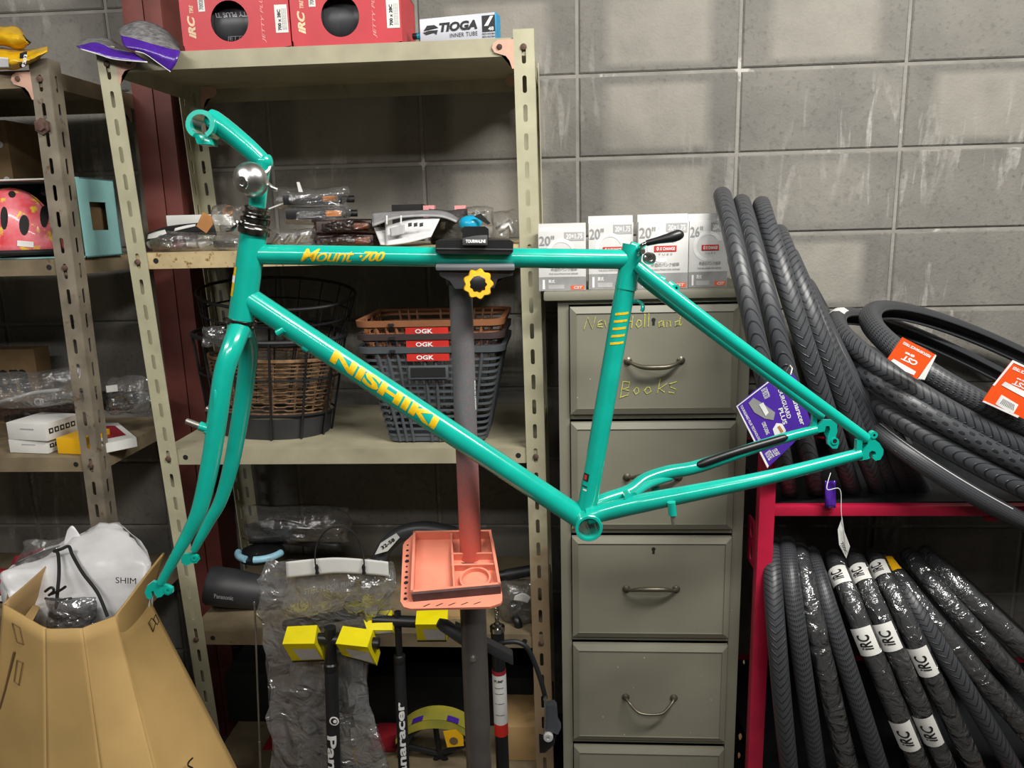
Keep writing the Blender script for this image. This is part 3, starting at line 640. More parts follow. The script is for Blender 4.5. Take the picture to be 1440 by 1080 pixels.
# ---- bell on the stem
bn = (-FN*.90 - RT*.30 - UP*.22).normalized(); bc = fp(356, 252, -.018)
be = MB().lathe(bc, bn, [(0, .020), (.001, .0232), (.006, .0236), (.012, .0225), (.018, .0190), (.0225, .0135), (.0245, .0085), (.0250, .0080)], 40).build('bell', 'alloy', bk)
MB().lathe(bc, bn, [(.0246, .0085), (.0262, .0078), (.0266, .004), (.0262, .0035)], 24).build('bell_cap', 'alloy', be)
MB().obox(bc+bn*.0263-RT*.003-UP*.0007, RT*.006+UP*.0015, UP*.0014, bn*.0009).build('bell_screw_slot', 'matt_black', be)
ftube('bell_lever', [(376, 258, -.018), (383, 264, -.02), (390, 267, -.02)], [3, 3.2, 2.6], be, 'alloy', 10, 3)
ftube('bell_bracket', [(368, 246, -.012), (377, 240, -.006), (380, 228, .0)], [4, 3, 2.4], be, 'bare_steel', 8, 3)
# ---- decals wrapped round the tubes
def tube_fn(A, B, r, t0, t1, a0, a1, lift=.0004, flip=1):
    """u along A->B between t0,t1 ; v round the tube between angles a0,a1 (0 = facing the viewer, + = up)"""
    A, B = Vector(A), Vector(B); ax = (B-A); L_ = ax.length; ax.normalize(); f = -FN; f = (f-ax*f.dot(ax)).normalized(); up = f.cross(ax)*-1
    if up.dot(UP) < 0: up = -up
    def fn(u, v):
        a = a0+(a1-a0)*v; return A+ax*(L_*(t0+(t1-t0)*u))+(f*math.cos(a)+up*math.sin(a))*(r+lift)
    return fn
A_, B_ = fp(345, 357.5), fp(885, 365)
lettering('Mount', tube_fn(A_, B_, 13.6*MM, .145, .283, -.62, .72), 'yellow_decal', tt, .008, .45, .9, 8, 'decal_lettering')
lettering('·700', tube_fn(A_, B_, 13.6*MM, .296, .362, -.52, .50), 'yellow_decal', tt, .03, .45, .9, 8, 'decal_lettering')
A_, B_ = fp(348, 419), fp(817, 729)
lettering('NISHIKI', tube_fn(A_, B_, 16.5*MM, .240, .548, -.42, .78), 'yellow_decal', dt, .045, -.05, 1.0, 10, 'decal_lettering')
A_, B_ = fp(888.5, 352), fp(823, 728)
for k in range(5):
    y0_, t = 437+k*9.9, 0
    m = MB(); ax = B_-A_; t = (y0_-352)/(728-352)
    ff = tube_fn(A_, B_, 14.2*MM, t, t+.0085, 0, 1)
    ax.normalize(); f_ = (-FN-ax*(-FN).dot(ax)).normalized(); sd_ = ax.cross(f_); sd_ = sd_ if sd_.dot(RT) > 0 else -sd_
    def sf(u, v, t=t, k=k, f_=f_, sd_=sd_):
        a = -.75+1.35*u; return A_+(B_-A_)*(t+.0085*v-.012*u-.004)+(f_*math.cos(a)+sd_*math.sin(a))*(14.2*MM+.0004)
    MB().grid(sf, 8, 1).build('decal_stripe', 'yellow_decal', st)
def band(t0, t1, a0, a1, matn, nm, parent=st, A=A_, B=B_, r=14.2*MM, lift=.0004):
    ax = (B-A).normalized(); f_ = (-FN-ax*(-FN).dot(ax)).normalized(); s_ = ax.cross(f_); s_ = s_ if s_.dot(RT) > 0 else -s_
    return MB().grid(lambda u, v: A+(B-A)*(t0+(t1-t0)*v)+(f_*math.cos(a0+(a1-a0)*u)+s_*math.sin(a0+(a1-a0)*u))*(r+lift), 8, 1).build(nm, matn, parent)
band(.820, .850, -1.25, -.55, 'black_print', 'sticker'); band(.826, .844, -1.1, -.75, 'red_print', 'sticker', lift=.0007)
band(.868, .873, -1.2, -.55, 'black_print', 'sticker'); band(.880, .886, -1.0, -.55, 'white_print', 'sticker')
H0_, H1_ = fp(356.5, 329), fp(339.5, 449)
band(.40, .74, -1.5, -.72, 'yellow_decal', 'head_badge', ht, H0_, H1_, 18*MM); band(.50, .58, -1.3, -.70, 'white_print', 'head_badge', ht, H0_, H1_, 18*MM, .0008)
# ================================================================== repair stand
SO = .050           # the pole stands just behind the frame
def sp_(px, py, off=SO): return fp(px, py, off)
pb = sp_(690, 1080); gx = fp(672, 795, SO)
ptop_ = sp_(647, 388); px_, py_ = ptop_.x, ptop_.y
sd0 = thing('repair_stand', (px_, py_, 0), 'grey bicycle repair stand with yellow knob and salmon tool tray', 'repair stand')
ztr = sp_(672, 800).z
zred = sp_(655, 640).z
m = MB().tube([(px_, py_, ptop_.z), (px_, py_, ztr-.03)], .0172, 28).build('upper_pole', 'stand_pole' if 'stand_pole' in M else 'stand_grey', sd0)
up_pole = m
A_w, B_w = sp_(668, 534).z, sp_(668, 574).z
lettering('MADE IN TAIWAN', lambda u, v: V(px_+.0176*math.sin(1.15+.3*(1-v)), py_-.0176*math.cos(1.15+.3*(1-v)), A_w+(B_w-A_w)*u), 'white_print', up_pole, .02, 0, 1, 3)
MB().tube([(px_, py_, ztr+.02), (px_, py_, .12)], .0212, 28).build('lower_pole', 'stand_dark', sd0)
for a in (0.5, 2.6, 4.7): MB().tube([(px_, py_, .30), (px_+.42*math.cos(a), py_+.42*math.sin(a), .015)], .013, 12).build('leg', 'stand_dark', sd0)
MB().lathe((px_, py_, .27), (0, 0, 1), [(0, .03), (.06, .03)], 20).build('leg_collar', 'black_plastic', sd0)
# clamp: lower jaw, upper jaw, lever body
lj = MB().obox(fp(612, 381, -.022), RT*.110, FN*.060, UP*.010, .004).build('lower_jaw', 'stand_grey', sd0)
MB().prism([fp(x/4+480, y/4+220, -.016) for x, y in [(545, 628), (965, 628), (965, 668), (880, 690), (860, 740), (640, 745), (610, 700), (555, 672)]], FN*.05).build('jaw_bracket', 'charcoal_plastic', sd0, smooth=0)
uj = MB().prism([fp(x/4+480, y/4+220, -.026) for x, y in [(530, 478), (545, 472), (950, 470), (968, 482), (966, 538), (950, 552), (545, 548), (530, 540)]], FN*.058).build('upper_jaw', 'black_plastic', sd0, smooth=0)
MB().prism([fp(x/4+480, y/4+220, -.0275) for x, y in [(534, 515), (965, 520), (964, 526), (534, 521)]], FN*.003).build('jaw_lip', 'stand_grey', uj, smooth=0)
lv = MB().prism([fp(x/4+480, y/4+220, -.030) for x, y in [(680, 495), (682, 435), (672, 415), (690, 395), (810, 395), (828, 408), (830, 440), (822, 495)]], FN*.05).build('clamp_lever', 'black_plastic', sd0, smooth=0)
MB().obox(fp(697, 345, -.034)+RT*-.045, RT*.034, FN*.004, UP*.014, .001).build('lever_plate', 'charcoal_plastic', lv)
lettering('TOURMALINE', quad_fn(fp(655, 341.5, -.035), RT*.027, UP*.0045, -FN*.001), 'white_print', lv, .03)
# knob with lobes
kc = fp(672.5, 399.5, -.045); m = MB(); n = 72; prof = []
def lob(a): return .0193+.0016*math.cos(9*a)
ring = lambda d, sc: [kc+FN*d+(RT*math.cos(2*PI*k/n)+UP*math.sin(2*PI*k/n))*lob(2*PI*k/n)*sc for k in range(n)]
rows = [(.012, .0), (.012, .9), (.010, 1.0), (-.004, 1.0), (-.007, .92), (-.007, .58), (-.003, .54)]
vs_ = []
for d, sc in rows: vs_ += ring(d, max(sc, .02))
m.add(vs_, [(i*n+k, i*n+(k+1) % n, (i+1)*n+(k+1) % n, (i+1)*n+k) for i in range(len(rows)-1) for k in range(n)])
kn = m.build('clamp_knob', 'yellow_knob', sd0)
MB().lathe(kc-FN*.004, -FN, [(-.002, .0115), (.002, .0115), (.003, .010)], 28).build('knob_cap', 'black_plastic', kn)
MB().tube([kc+FN*.01, kc+FN*.06], .005, 12).build('clamp_screw', 'chrome', sd0)
MB().lathe((px_, py_, ptop_.z-.012), (0, 0, 1), [(0, .021), (.022, .021), (.026, .018)], 24).build('head_collar', 'black_plastic', sd0)
# tool tray: flat shelf leaning to the viewer, with raised rims
TYB, TYF = py_+.055, py_-.10
def tp(px, py):
    """tray surface: plane through back edge and front edge"""
    d = ray(px, py); return CAM + d*(((TO-CAM).dot(TN))/d.dot(TN))
tb0, tb1 = at(590, 749, TYB), at(690, 747, TYB); tf0, tf1 = at(568, 851, TYF), at(706, 850, TYF)
TO = tb0; TN = (tb1-tb0).cross(tf0-tb0).normalized(); TN = TN if TN.z > 0 else -TN
tz = lambda x, y: tp(x/4.5+520, y/4.5+700)
tr = MB().prism([tz(*p) for p in [(275, 228), (300, 218), (740, 216), (770, 228), (790, 300), (838, 610), (838, 650), (825, 668), (760, 690), (260, 702), (215, 690), (194, 655), (210, 300), (222, 278)]], -TN*.004).build('tool_tray', 'salmon_tray', sd0, smooth=0)
def rim(pts, h, th, nm='tray_rim', mt='salmon_tray', closed=True):
    m = MB(); P = [tz(*p) for p in pts]; k = len(P)
    for i in range(k if closed else k-1):
        a, b = P[i], P[(i+1) % k]; d = (b-a).normalized(); s_ = TN.cross(d)*th/2
        m.obox(a-s_-d*th/2, d*((b-a).length+th), s_*2, TN*h)
    return m.build(nm, mt, tr, smooth=0)
rim([(290, 262), (765, 255), (825, 590), (275, 640)], .016, .004)
rim([(520, 262), (540, 605)], .013, .003, 'tray_divider', closed=False); rim([(528, 392), (775, 388)], .013, .003, 'tray_divider', closed=False); rim([(528, 460), (790, 455)], .012, .003, 'tray_divider', closed=False)
rim([(283, 652), (822, 602)], .015, .004, 'dark_front_edge', 'tray_dark', closed=False)  # darker strip along the tray's front rim
cc = tz(670, 528); ra = (tz(780, 540)-tz(565, 540)).length/2*.92; m = MB()
m.lathe(cc, TN, [(.0005, ra), (.007, ra), (.007, ra-.003), (.0005, ra-.003)], 36, cap=False); m.build('cup_ring', 'salmon_tray', tr)
m = MB()
for k in range(11): m.lathe(tz(240-k*1.5, 300+k*34), TN, [(.0, .0016+.0010*(k % 4)*.6), (.0006, .0016+.0010*(k % 4)*.6)], 12)
m.build('tool_holes', 'matt_black', tr)['kind'] = 'stuff'
for k in range(5):
    a = tz(335+k*80, 690-k*4); MB().obox(a, (tz(375+k*80, 672-k*3)-a), (tz(385+k*80, 672-k*3)-tz(375+k*80, 672-k*3)), TN*.0006).build('tool_slot', 'matt_black', tr)
# pivot lever lower down
MB().obox(sp_(640, 896, SO+.022), (sp_(722, 937, SO+.022)-sp_(640, 896, SO+.022)), V(0, 0, .020), FN*.02, .003).build('leg_lock_lever', 'charcoal_plastic', sd0)
MB().tube([sp_(616, 875, SO), sp_(624, 879, SO), sp_(668, 908, SO)], [.007, .0105, .0115], 14).build('lever_grip', 'charcoal_plastic', sd0)
MB().lathe(V(px_, py_-.0212, sp_(667, 914).z), (0, -1, 0), [(0, .005), (.002, .005), (.0035, .002)], 14).build('rivet', 'alloy', sd0)
# ================================================================== tires
class Tyre:
    def __init__(s, T, B, Mi, r):
        s.c = (T+B)/2; s.a = (T-B)/2; s.b = Mi-s.c; s.r = r; s.n = s.a.cross(s.b).normalized()
    def frame(s, q):
        p = s.c+s.a*math.cos(q)+s.b*math.sin(q); t = (-s.a*math.sin(q)+s.b*math.cos(q)).normalized(); o = t.cross(s.n); o = o if o.dot(p-s.c) > 0 else -o
        return p, o
    def pt(s, q, f, rr):
        p, o = s.frame(q); p = p-o*s.r
        return p+(o*math.cos(f)+s.n*math.sin(f))*rr
TG = {}
def tire(T, B, Mi, label, group, r=.019, matn='tyre_chevron', span=2.45, name='bicycle_tire', seg=120):
    t = Tyre(T, B, Mi, r); m = MB(); ns = 14; ri = r-.0022; uv = []
    prof = [(-span+2*span*k/ns, r*(1+.0*k)) for k in range(ns+1)]+[(span-2*span*k/ns, ri) for k in range(ns+1)]
    L = 2*PI*math.sqrt((t.a.length_squared+t.b.length_squared)/2); vs_ = []
    for i in range(seg+1):
        q = 2*PI*i/seg
        for k, (f, rr) in enumerate(prof): vs_.append(t.pt(q, f, rr)); uv.append((L*i/seg, f if k <= ns else 2.5))
    K = len(prof)
    m.add(vs_, [(i*K+k, i*K+(k+1) % K, (i+1)*K+(k+1) % K, (i+1)*K+k) for i in range(seg) for k in range(K)])
    m.uv = uv
    o = thing(name, V(t.c.x, t.c.y, min(v.z for v in vs_)), label, 'tire', group)
    m.build('casing', matn, o, smooth=60)
    m = MB()
    for sg in (-1, 1): m.tube([t.pt(2*PI*i/60, sg*span, r-.001) for i in range(60)], .0026, 6, closed=True)
    for sg, nm in ((-1, 'bead'), (1, 'bead')):
        MB().tube([t.pt(2*PI*i/72, sg*span, r-.001) for i in range(72)], .0026, 6, closed=True).build(nm, 'tyre_bead', o)
    return o, t
rubber('tyre_bead', 'plain')
def wrap(o, t, q0, q1, matn='tyre_wrap', seed=0):
    def fn(u, v):
        q = q0+(q1-q0)*u; f = -2.3+4.6*v; k = noise.noise(V(u*30+seed, v*5, seed))
        return t.pt(q, f, t.r+.0022+.0016*k)
    return MB().grid(fn, 90, 12).build('plastic_wrap', matn, o, smooth=60)
def patch(o, t, q0, q1, f0, f1, matn, nm='paper_label', lift=.005):
    return MB().grid(lambda u, v: t.pt(q0+(q1-q0)*u, f0+(f1-f0)*v, t.r+lift), 8, 6).build(nm, matn, o, smooth=60)
def patch_text(o, t, q0, q1, f0, f1, body, matn, lift=.0058, shear=.2, bold=.02):
    return lettering(body, lambda u, v: t.pt(q0+(q1-q0)*u, f0+(f1-f0)*v, t.r+lift), matn, o, bold, shear, 1, 4)
# upright bundle leaning to the cabinet
UB = 'upright tires on top of the red rack'
for (T, Mm, B, Yc, Ym, r, mt, lab) in (
    ((1013, 266), (1069, 500), (1112, 705), -.32, -.665, .0178, 'tyre_arrow', 'black arrow tread tire, leftmost of the upright bundle beside the tube boxes'),
    ((1040, 276), (1102, 505), (1152, 705), -.30, -.650, .0178, 'tyre_arrow', 'black arrow tread tire, second from the left in the upright bundle'),
    ((1068, 278), (1140, 510), (1203, 700), -.32, -.640, .0182, 'tyre_chevron', 'black chevron tread tire in the middle of the upright bundle'),
    ((1092, 318), (1172, 525), (1240, 702), -.30, -.625, .0178, 'tyre_chevron', 'black chevron tread tire, right of the middle one in the upright bundle'),
    ((1108, 350), (1192, 545), (1262, 704), -.27, -.590, .0172, 'tyre_block', 'black tire with fine tread, third from the right in the upright bundle'),
    ((1130, 392), (1216, 572), (1290, 706), -.27, -.560, .0172, 'tyre_plain', 'dark tire with ribbed tread, second from the right in the upright bundle'),
    ((1146, 428), (1236, 596), (1315, 706), -.27, -.540, .0172, 'tyre_block', 'dark tire with fine tread, rightmost of the upright bundle')):
    Yc = (Ym-.035)/2
    tire(at(*T, Yc), at(*B, Yc), at(*Mm, Ym), lab, UB, r, mt)
# pile lying to the right of the bundle
PG = 'tires lying in the pile on the red rack'
pile = []
for (T, Mm, B, Yc, Ym, r, mt, lab) in (
    ((1214, 432), (1420, 592), (1640, 640), -.29, -.62, .0215, 'tyre_block', 'wide open black tire lying uppermost on the pile'),
    ((1167, 440), (1392, 612), (1612, 672), -.29, -.64, .0195, 'tyre_chevron', 'black chevron tire with a paper band at its left end'),
    ((1178, 484), (1388, 632), (1600, 712), -.28, -.65, .0188, 'tyre_dots', 'black tire with round dot tread in the middle of the pile'),
    ((1190, 528), (1385, 662), (1585, 742), -.27, -.645, .0188, 'tyre_arrow', 'black tire with curved tread in the lower pile'),
    ((1196, 556), (1362, 695), (1548, 765), -.27, -.64, .0178, 'tyre_plain', 'black tire with pale sidewall line, lowest of the pile')):
    Yc = (Ym-.035)/2
    pile.append(tire(at(*T, Yc), at(*B, Yc), at(*Mm, Ym), lab, PG, r, mt))
o, t = pile[1]
patch(o, t, -.10, .10, -1.9, 1.9, 'white_card', 'paper_band', .0012); patch_text(o, t, -.06, .06, -1.2, -.2, 'WTB', 'pink_print', .0016, 0)
o, t = pile[4]
MB().grid(lambda u, v: t.pt(.75+1.1*u, .95+.10*v, t.r+.0004), 60, 1).build('sidewall_line', 'pale_card', o)
# lower level
LG = 'tires standing on the lower level of the red rack'
specs = [
    ((1088, 762), (1097, 960), (1125, 1190), .0190, 'tyre_chevron', 0, 'bare black tire nearest the red upright on the lower level'),
    ((1108, 765), (1130, 950), (1168, 1190), .0185, 'tyre_block', 0, 'bare black tire second from the red upright on the lower level'),
    ((1124, 770), (1165, 965), (1222, 1190), .0190, 'tyre_chevron', 1, 'black tire in unmarked clear wrap near the red upright, lower level'),
    ((1138, 772), (1205, 980), (1272, 1190), .0190, 'tyre_block', 0, 'bare black tire between two wrapped tires on the lower level'),
    ((1168, 775), (1255, 985), (1338, 1182), .0190, 'tyre_plain', 2, 'wrapped tire with white lettered labels, leftmost of the three labelled'),
    ((1196, 775), (1287, 978), (1374, 1180), .0180, 'tyre_plain', 2, 'wrapped tire with white lettered labels, middle of the three labelled'),
    ((1226, 776), (1322, 975), (1414, 1172), .0180, 'tyre_plain', 2, 'wrapped tire with white lettered labels, rightmost of the three labelled'),
    ((1244, 790), (1364, 978), (1470, 1162), .0190, 'tyre_chevron', 0, 'bare black slanted tread tire right of the labelled wrapped tires'),
    ((1236, 776), (1398, 975), (1540, 1130), .0190, 'tyre_plain', 3, 'tire in shiny clear wrap with a yellow tip on the lower level'),
    ((1272, 772), (1428, 952), (1575, 1108), .0185, 'tyre_plain', 1, 'tire in shiny wrap just right of the yellow tipped one'),
    ((1296, 770), (1455, 925), (1620, 1070), .0185, 'tyre_plain', 1, 'wrapped tire at the far right of the lower level')]
for k, (T, Mm, B, r, mt, wr, lab) in enumerate(specs):
    o, t = tire(at(*T, -.33), at(*B, -.33), at(*Mm, -.635+.004*k), lab, LG, r, mt)
    if wr: wrap(o, t, .25, 2.9, seed=k*3.1)
    if wr == 2:
        for j, q in enumerate((.72, 1.22, 1.78) if k != 6 else (.66, 1.38)):
            patch(o, t, q-.085, q+.085, -1.25, .75, 'white_card'); patch_text(o, t, q+.05, q-.045, .25, -.75, 'iRC', 'black_print'); 
    if wr == 3: patch(o, t, .42, .62, -1.5, .9, 'amber_card', 'yellow_tip'); patch_text(o, t, .48, .56, -.9, 0, '700', 'red_print')
# ---- cards hanging on the tires
def card(name, poly, Y, th, matn, label, cat, group=None, k=1.0, ox=0, oy=0, tiltY=0):
    P = [at(x/k+ox, y/k+oy, Y+tiltY*i) for i, (x, y) in enumerate(poly)]
    o = thing(name, min(P, key=lambda v: v.z), label, cat, group); MB().prism(P, V(0, th, 0)).build('card', matn, o, smooth=0); return o
def zfn(Y, k, ox, oy, O, X_, Y_, lift=.0006):
    """text box given by three pixel corners: lower-left, lower-right, upper-left"""
    a, b, c = [at(p[0]/k+ox, p[1]/k+oy, Y-lift) for p in (O, X_, Y_)]; return lambda u, v: a+(b-a)*u+(c-a)*v
KX = dict(k=6.0, ox=1020, oy=500); PY = -.715
pc = card('tire_hang_tag', [(92, 428), (230, 310), (370, 212), (470, 215), (560, 150), (600, 190), (720, 560), (570, 745), (355, 950), (290, 800)], PY, .0015, 'purple_card', 'purple printed hang tag with curled corner on the upright tires', 'hang tag', **KX)
def poly_on(par, poly, Y, matn, nm, K, th=-.0006):
    P = [at(x/K['k']+K['ox'], y/K['k']+K['oy'], Y) for x, y in poly]; return MB().prism(P, V(0, th, 0)).build(nm, matn, par, smooth=0)
for pg in ([(92, 428), (370, 212), (374, 220), (102, 430)], [(92, 428), (102, 428), (366, 930), (355, 950)]): poly_on(pc, pg, PY-.0002, 'white_print', 'card_edge', KX)
poly_on(pc, [(195, 400), (235, 355), (310, 400), (420, 480), (405, 545), (330, 530), (245, 480)], PY-.0002, 'grey_print', 'printed_picture', KX)
poly_on(pc, [(285, 415), (320, 395), (365, 480), (340, 510)], PY-.0009, 'white_print', 'printed_picture', KX)
poly_on(pc, [(400, 620), (430, 570), (480, 575), (510, 630), (500, 680), (420, 690)], PY-.0002, 'white_print', 'printed_picture', KX)
poly_on(pc, [(440, 600), (460, 590), (490, 640), (470, 650)], PY-.0009, 'tan_tag', 'printed_picture', KX)
for body, a, b, c in (('OURGUARD', (440, 285), (524, 535), (474, 273)), ('PLUS', (446, 450), (488, 585), (482, 438)), ('Panaracer', (556, 345), (636, 590), (598, 332)), ('TOURGUARD PLUS TECHNOLOGY', (122, 425), (285, 730), (142, 415)), ('FLAT PROTECTION', (300, 290), (330, 370), (350, 265)), ('CORD CASING', (305, 570), (345, 670), (335, 555)), ('ANTI FLAT BELT', (330, 830), (370, 890), (375, 790)), ('STEEL BEAD', (390, 800), (425, 850), (430, 780))):
    lettering(body, zfn(PY, 6.0, 1020, 500, a, b, c), 'white_print', pc, .02)
MB().tube([at(1112, 527, PY), at(1114, 518, PY+.01), at(1111, 514, PY+.03), at(1106, 522, PY+.04)], .0012, 6).build('hook', 'pale_card', pc)
KO = dict(k=6.0, ox=1200, oy=400); OY = -.64
oc = card('tire_price_card', [(290, 628), (415, 445), (690, 590), (535, 800)], OY, .002, 'orange_card', 'orange tire card with rounded corners on the left of the pile', 'card', **KO)
for body, a, b, c in (('PERFORMANCE TIRES', (658, 600), (425, 480), (648, 622)), ('CST', (548, 650), (420, 590), (525, 690)), ('tires', (520, 600), (440, 565), (512, 622))):
    lettering(body, zfn(OY, 6.0, 1200, 400, a, b, c), 'white_print', oc, .04, .2)
poly_on(oc, [(318, 645), (340, 628), (528, 735), (510, 765), (440, 735)], OY-.0002, 'white_print', 'blank_strip', KO)
poly_on(oc, [(690, 590), (700, 600), (600, 805), (560, 790), (540, 800)], OY+.0012, 'white_card', 'card_back', KO)
oc = card('tire_price_card', [(1090, 990), (1180, 850), (1345, 640), (1560, 740), (1560, 1180), (1380, 1110)], OY-.012, .002, 'orange_card', 'orange tire card with a barcode at the right edge', 'card', **KO)
OY2 = OY-.012
poly_on(oc, [(1175, 850), (1345, 638), (1560, 738), (1560, 755), (1350, 660), (1190, 855)], OY2-.0002, 'white_print', 'card_edge', KO); poly_on(oc, [(1090, 990), (1100, 980), (1400, 1110), (1385, 1125)], OY2-.0002, 'white_print', 'card_edge', KO)
poly_on(oc, [(1250, 850), (1280, 820), (1500, 930), (1480, 975)], OY2-.0002, 'white_print', 'blank_strip', KO); poly_on(oc, [(1198, 1010), (1250, 930), (1392, 1015), (1345, 1095)], OY2-.0002, 'white_print', 'barcode_field', KO)
for i in range(9): poly_on(oc, [(1240+i*13, 1000+i*7), (1246+i*13, 1003+i*7), (1272+i*11, 965+i*6), (1266+i*11, 962+i*6)], OY2-.001, 'grey_print', 'barcode_bar', KO)
for body, a, b, c in (('PERFORMANCE TIRES', (1600, 800), (1350, 690), (1590, 825)), ('CST', (1480, 855), (1350, 800), (1465, 895)), ('tires', (1460, 815), (1380, 785), (1455, 832))):
    lettering(body, zfn(OY2, 6.0, 1200, 400, a, b, c), 'white_print', oc, .04, .2)
# little paper tag on a white string below the bundle
sx = thing('string_tag', at(1189, 783, -.60), 'small white paper tag on a thin string below the upright tires', 'tag')
SY = -.60
MB().tube(spline([at(1168, 665, SY+.03), at(1163, 688, SY), at(1181, 688, SY), at(1183, 720, SY-.003), at(1186, 745, SY), at(1192, 766, SY)], 6), .0007, 6).build('string', 'white_print', sx)
MB().prism([at(1178, 745, SY), at(1184, 728, SY), at(1187, 748, SY-.004), at(1195, 769, SY-.004), at(1190, 785, SY), at(1180, 766, SY)], V(.001, .0012, 0)).build('paper_slip', 'white_card', sx, smooth=0)
lettering('700C', lambda u, v: at(1182, 764, SY-.003)+(at(1189, 780, SY-.006)-at(1182, 764, SY-.003))*u+(at(1185, 761, SY-.003)-at(1182, 764, SY-.003))*v, 'black_print', sx, .02)
pp = MB().grid(lambda u, v: at(1160+15*u, 676+38*v, SY+.04+.006*math.sin(u*5)*math.cos(v*4)), 6, 8).build('folded_tag', 'purple_film'); pp.modifiers.new('sheet', 'SOLIDIFY').thickness = .001
tag(pp, 'dark purple folded card at the foot of the upright tires', 'hang tag')
# ================================================================== shop goods
def pbox(name, label, cat, x0, x1, yb, yt, Y, depth, matn, z=None, group=None, ybr=None, skew=0.0, bev=.001, part='carton'):
    """upright carton whose front face is given in pixels; stands on height z"""
    a = at(x0, yb, Y); b = at(x1, yb if ybr is None else ybr, Y+skew); t = at(x0, yt, Y)
    if z is not None: a.z = z; b.z = z
    h = t.z-a.z
    b.z = a.z if ybr is None else b.z
    ax = b-a; dp = V(-ax.y, ax.x, 0).normalized()*depth
    o = thing(name, a+ax/2+dp/2, label, cat, group); MB().obox(a, ax, dp, V(0, 0, h), bev).build(part, matn, o)
    return o, a, ax, V(0, 0, h), dp
def face(par, a, ax, az, u0, v0, u1, v1, matn, nm, dp, lift=.0005):
    n = -dp.normalized()*lift
    return MB().obox(a+ax*u0+az*v0+n*.2, ax*(u1-u0), n, az*(v1-v0)).build(nm, matn, par, smooth=0)
def ftext(par, a, ax, az, u0, v0, u1, v1, body, matn, dp, bold=.02, shear=0, lift=.0011, vert=False, spacing=1):
    n = -dp.normalized()*lift; O = a+ax*u0+az*v0+n; X_, Y_ = ax*(u1-u0), az*(v1-v0)
    fn = (lambda u, v: O+Y_*u+X_*(1-v)) if vert else (lambda u, v: O+X_*u+Y_*v)
    return lettering(body, fn, matn, par, bold, shear, spacing)
def sheet(rows, Ys, k=1.0, ox=0, oy=0, sub=5, amp=0.0, seed=0):
    """smooth surface through rows of pixel points, row i on depth Ys[i]"""
    R = [spline([at(x/k+ox, y/k+oy, Ys[i]) for x, y in r], sub) for i, r in enumerate(rows)]; n = min(len(r) for r in R)
    cols = [spline([r[j] for r in R], sub) for j in range(n)]; mrows = len(cols[0]); m = MB()
    P = []
    for j in range(n):
        for i in range(mrows):
            p = cols[j][i]; q = noise.noise_vector(p*45+V(seed, seed, 0)); P.append(p+q*amp)
    m.add(P, [(j*mrows+i, j*mrows+i+1, (j+1)*mrows+i+1, (j+1)*mrows+i) for j in range(n-1) for i in range(mrows-1)]); return m
def sheet_obj(name, rows, Ys, matn, par=None, th=.0015, flat=60, **kw):
    o = sheet(rows, Ys, **kw).build(name, matn, par, smooth=flat)
    if th: s_ = o.modifiers.new('sheet', 'SOLIDIFY'); s_.thickness = th; s_.offset = 0
    return o
def pillow(P00, ax, az, dp, matn, name, par, n=18, seed=0, crump=.12, power=3):
    """closed crumpled bag lying against the front rectangle P00,ax,az, thickness dp"""
    P00, ax, az, dp = Vector(P00), Vector(ax), Vector(az), Vector(dp); m = MB(); s0 = min(ax.length, az.length)
    for sg in (-1, 1):
        def fn(u, v, sg=sg):
            e = max(0, (1-abs(2*u-1)**power)*(1-abs(2*v-1)**power))**.6
            q = noise.noise_vector(V(u*4+seed, v*4, seed*1.7))*crump*s0+noise.noise_vector(V(u*13+seed, v*11, seed*2.1))*crump*.35*s0
            return P00+ax*(u+.02*math.sin(9*v+seed))+az*(v+.03*math.sin(7*u+seed))+dp*(.5+sg*.5*e)+q*(.4+.6*e)
        m.grid(fn, n, n)
    return m.build(name, matn, par, smooth=18)
def bag(name, label, cat, x0, y0, x1, y1, Y, th, matn='clear_film', group=None, seed=0, z=None, crump=.10, slant=0):
    a = at(x0, y1, Y); b = at(x1, y1+slant, Y); t = at(x0, y0, Y)
    o = thing(name, (a+b)/2+V(0, th/2, 0), label, cat, group); pillow(a, b-a, t-a, V(0, th, 0), matn, 'film', o, seed=seed, crump=crump); return o
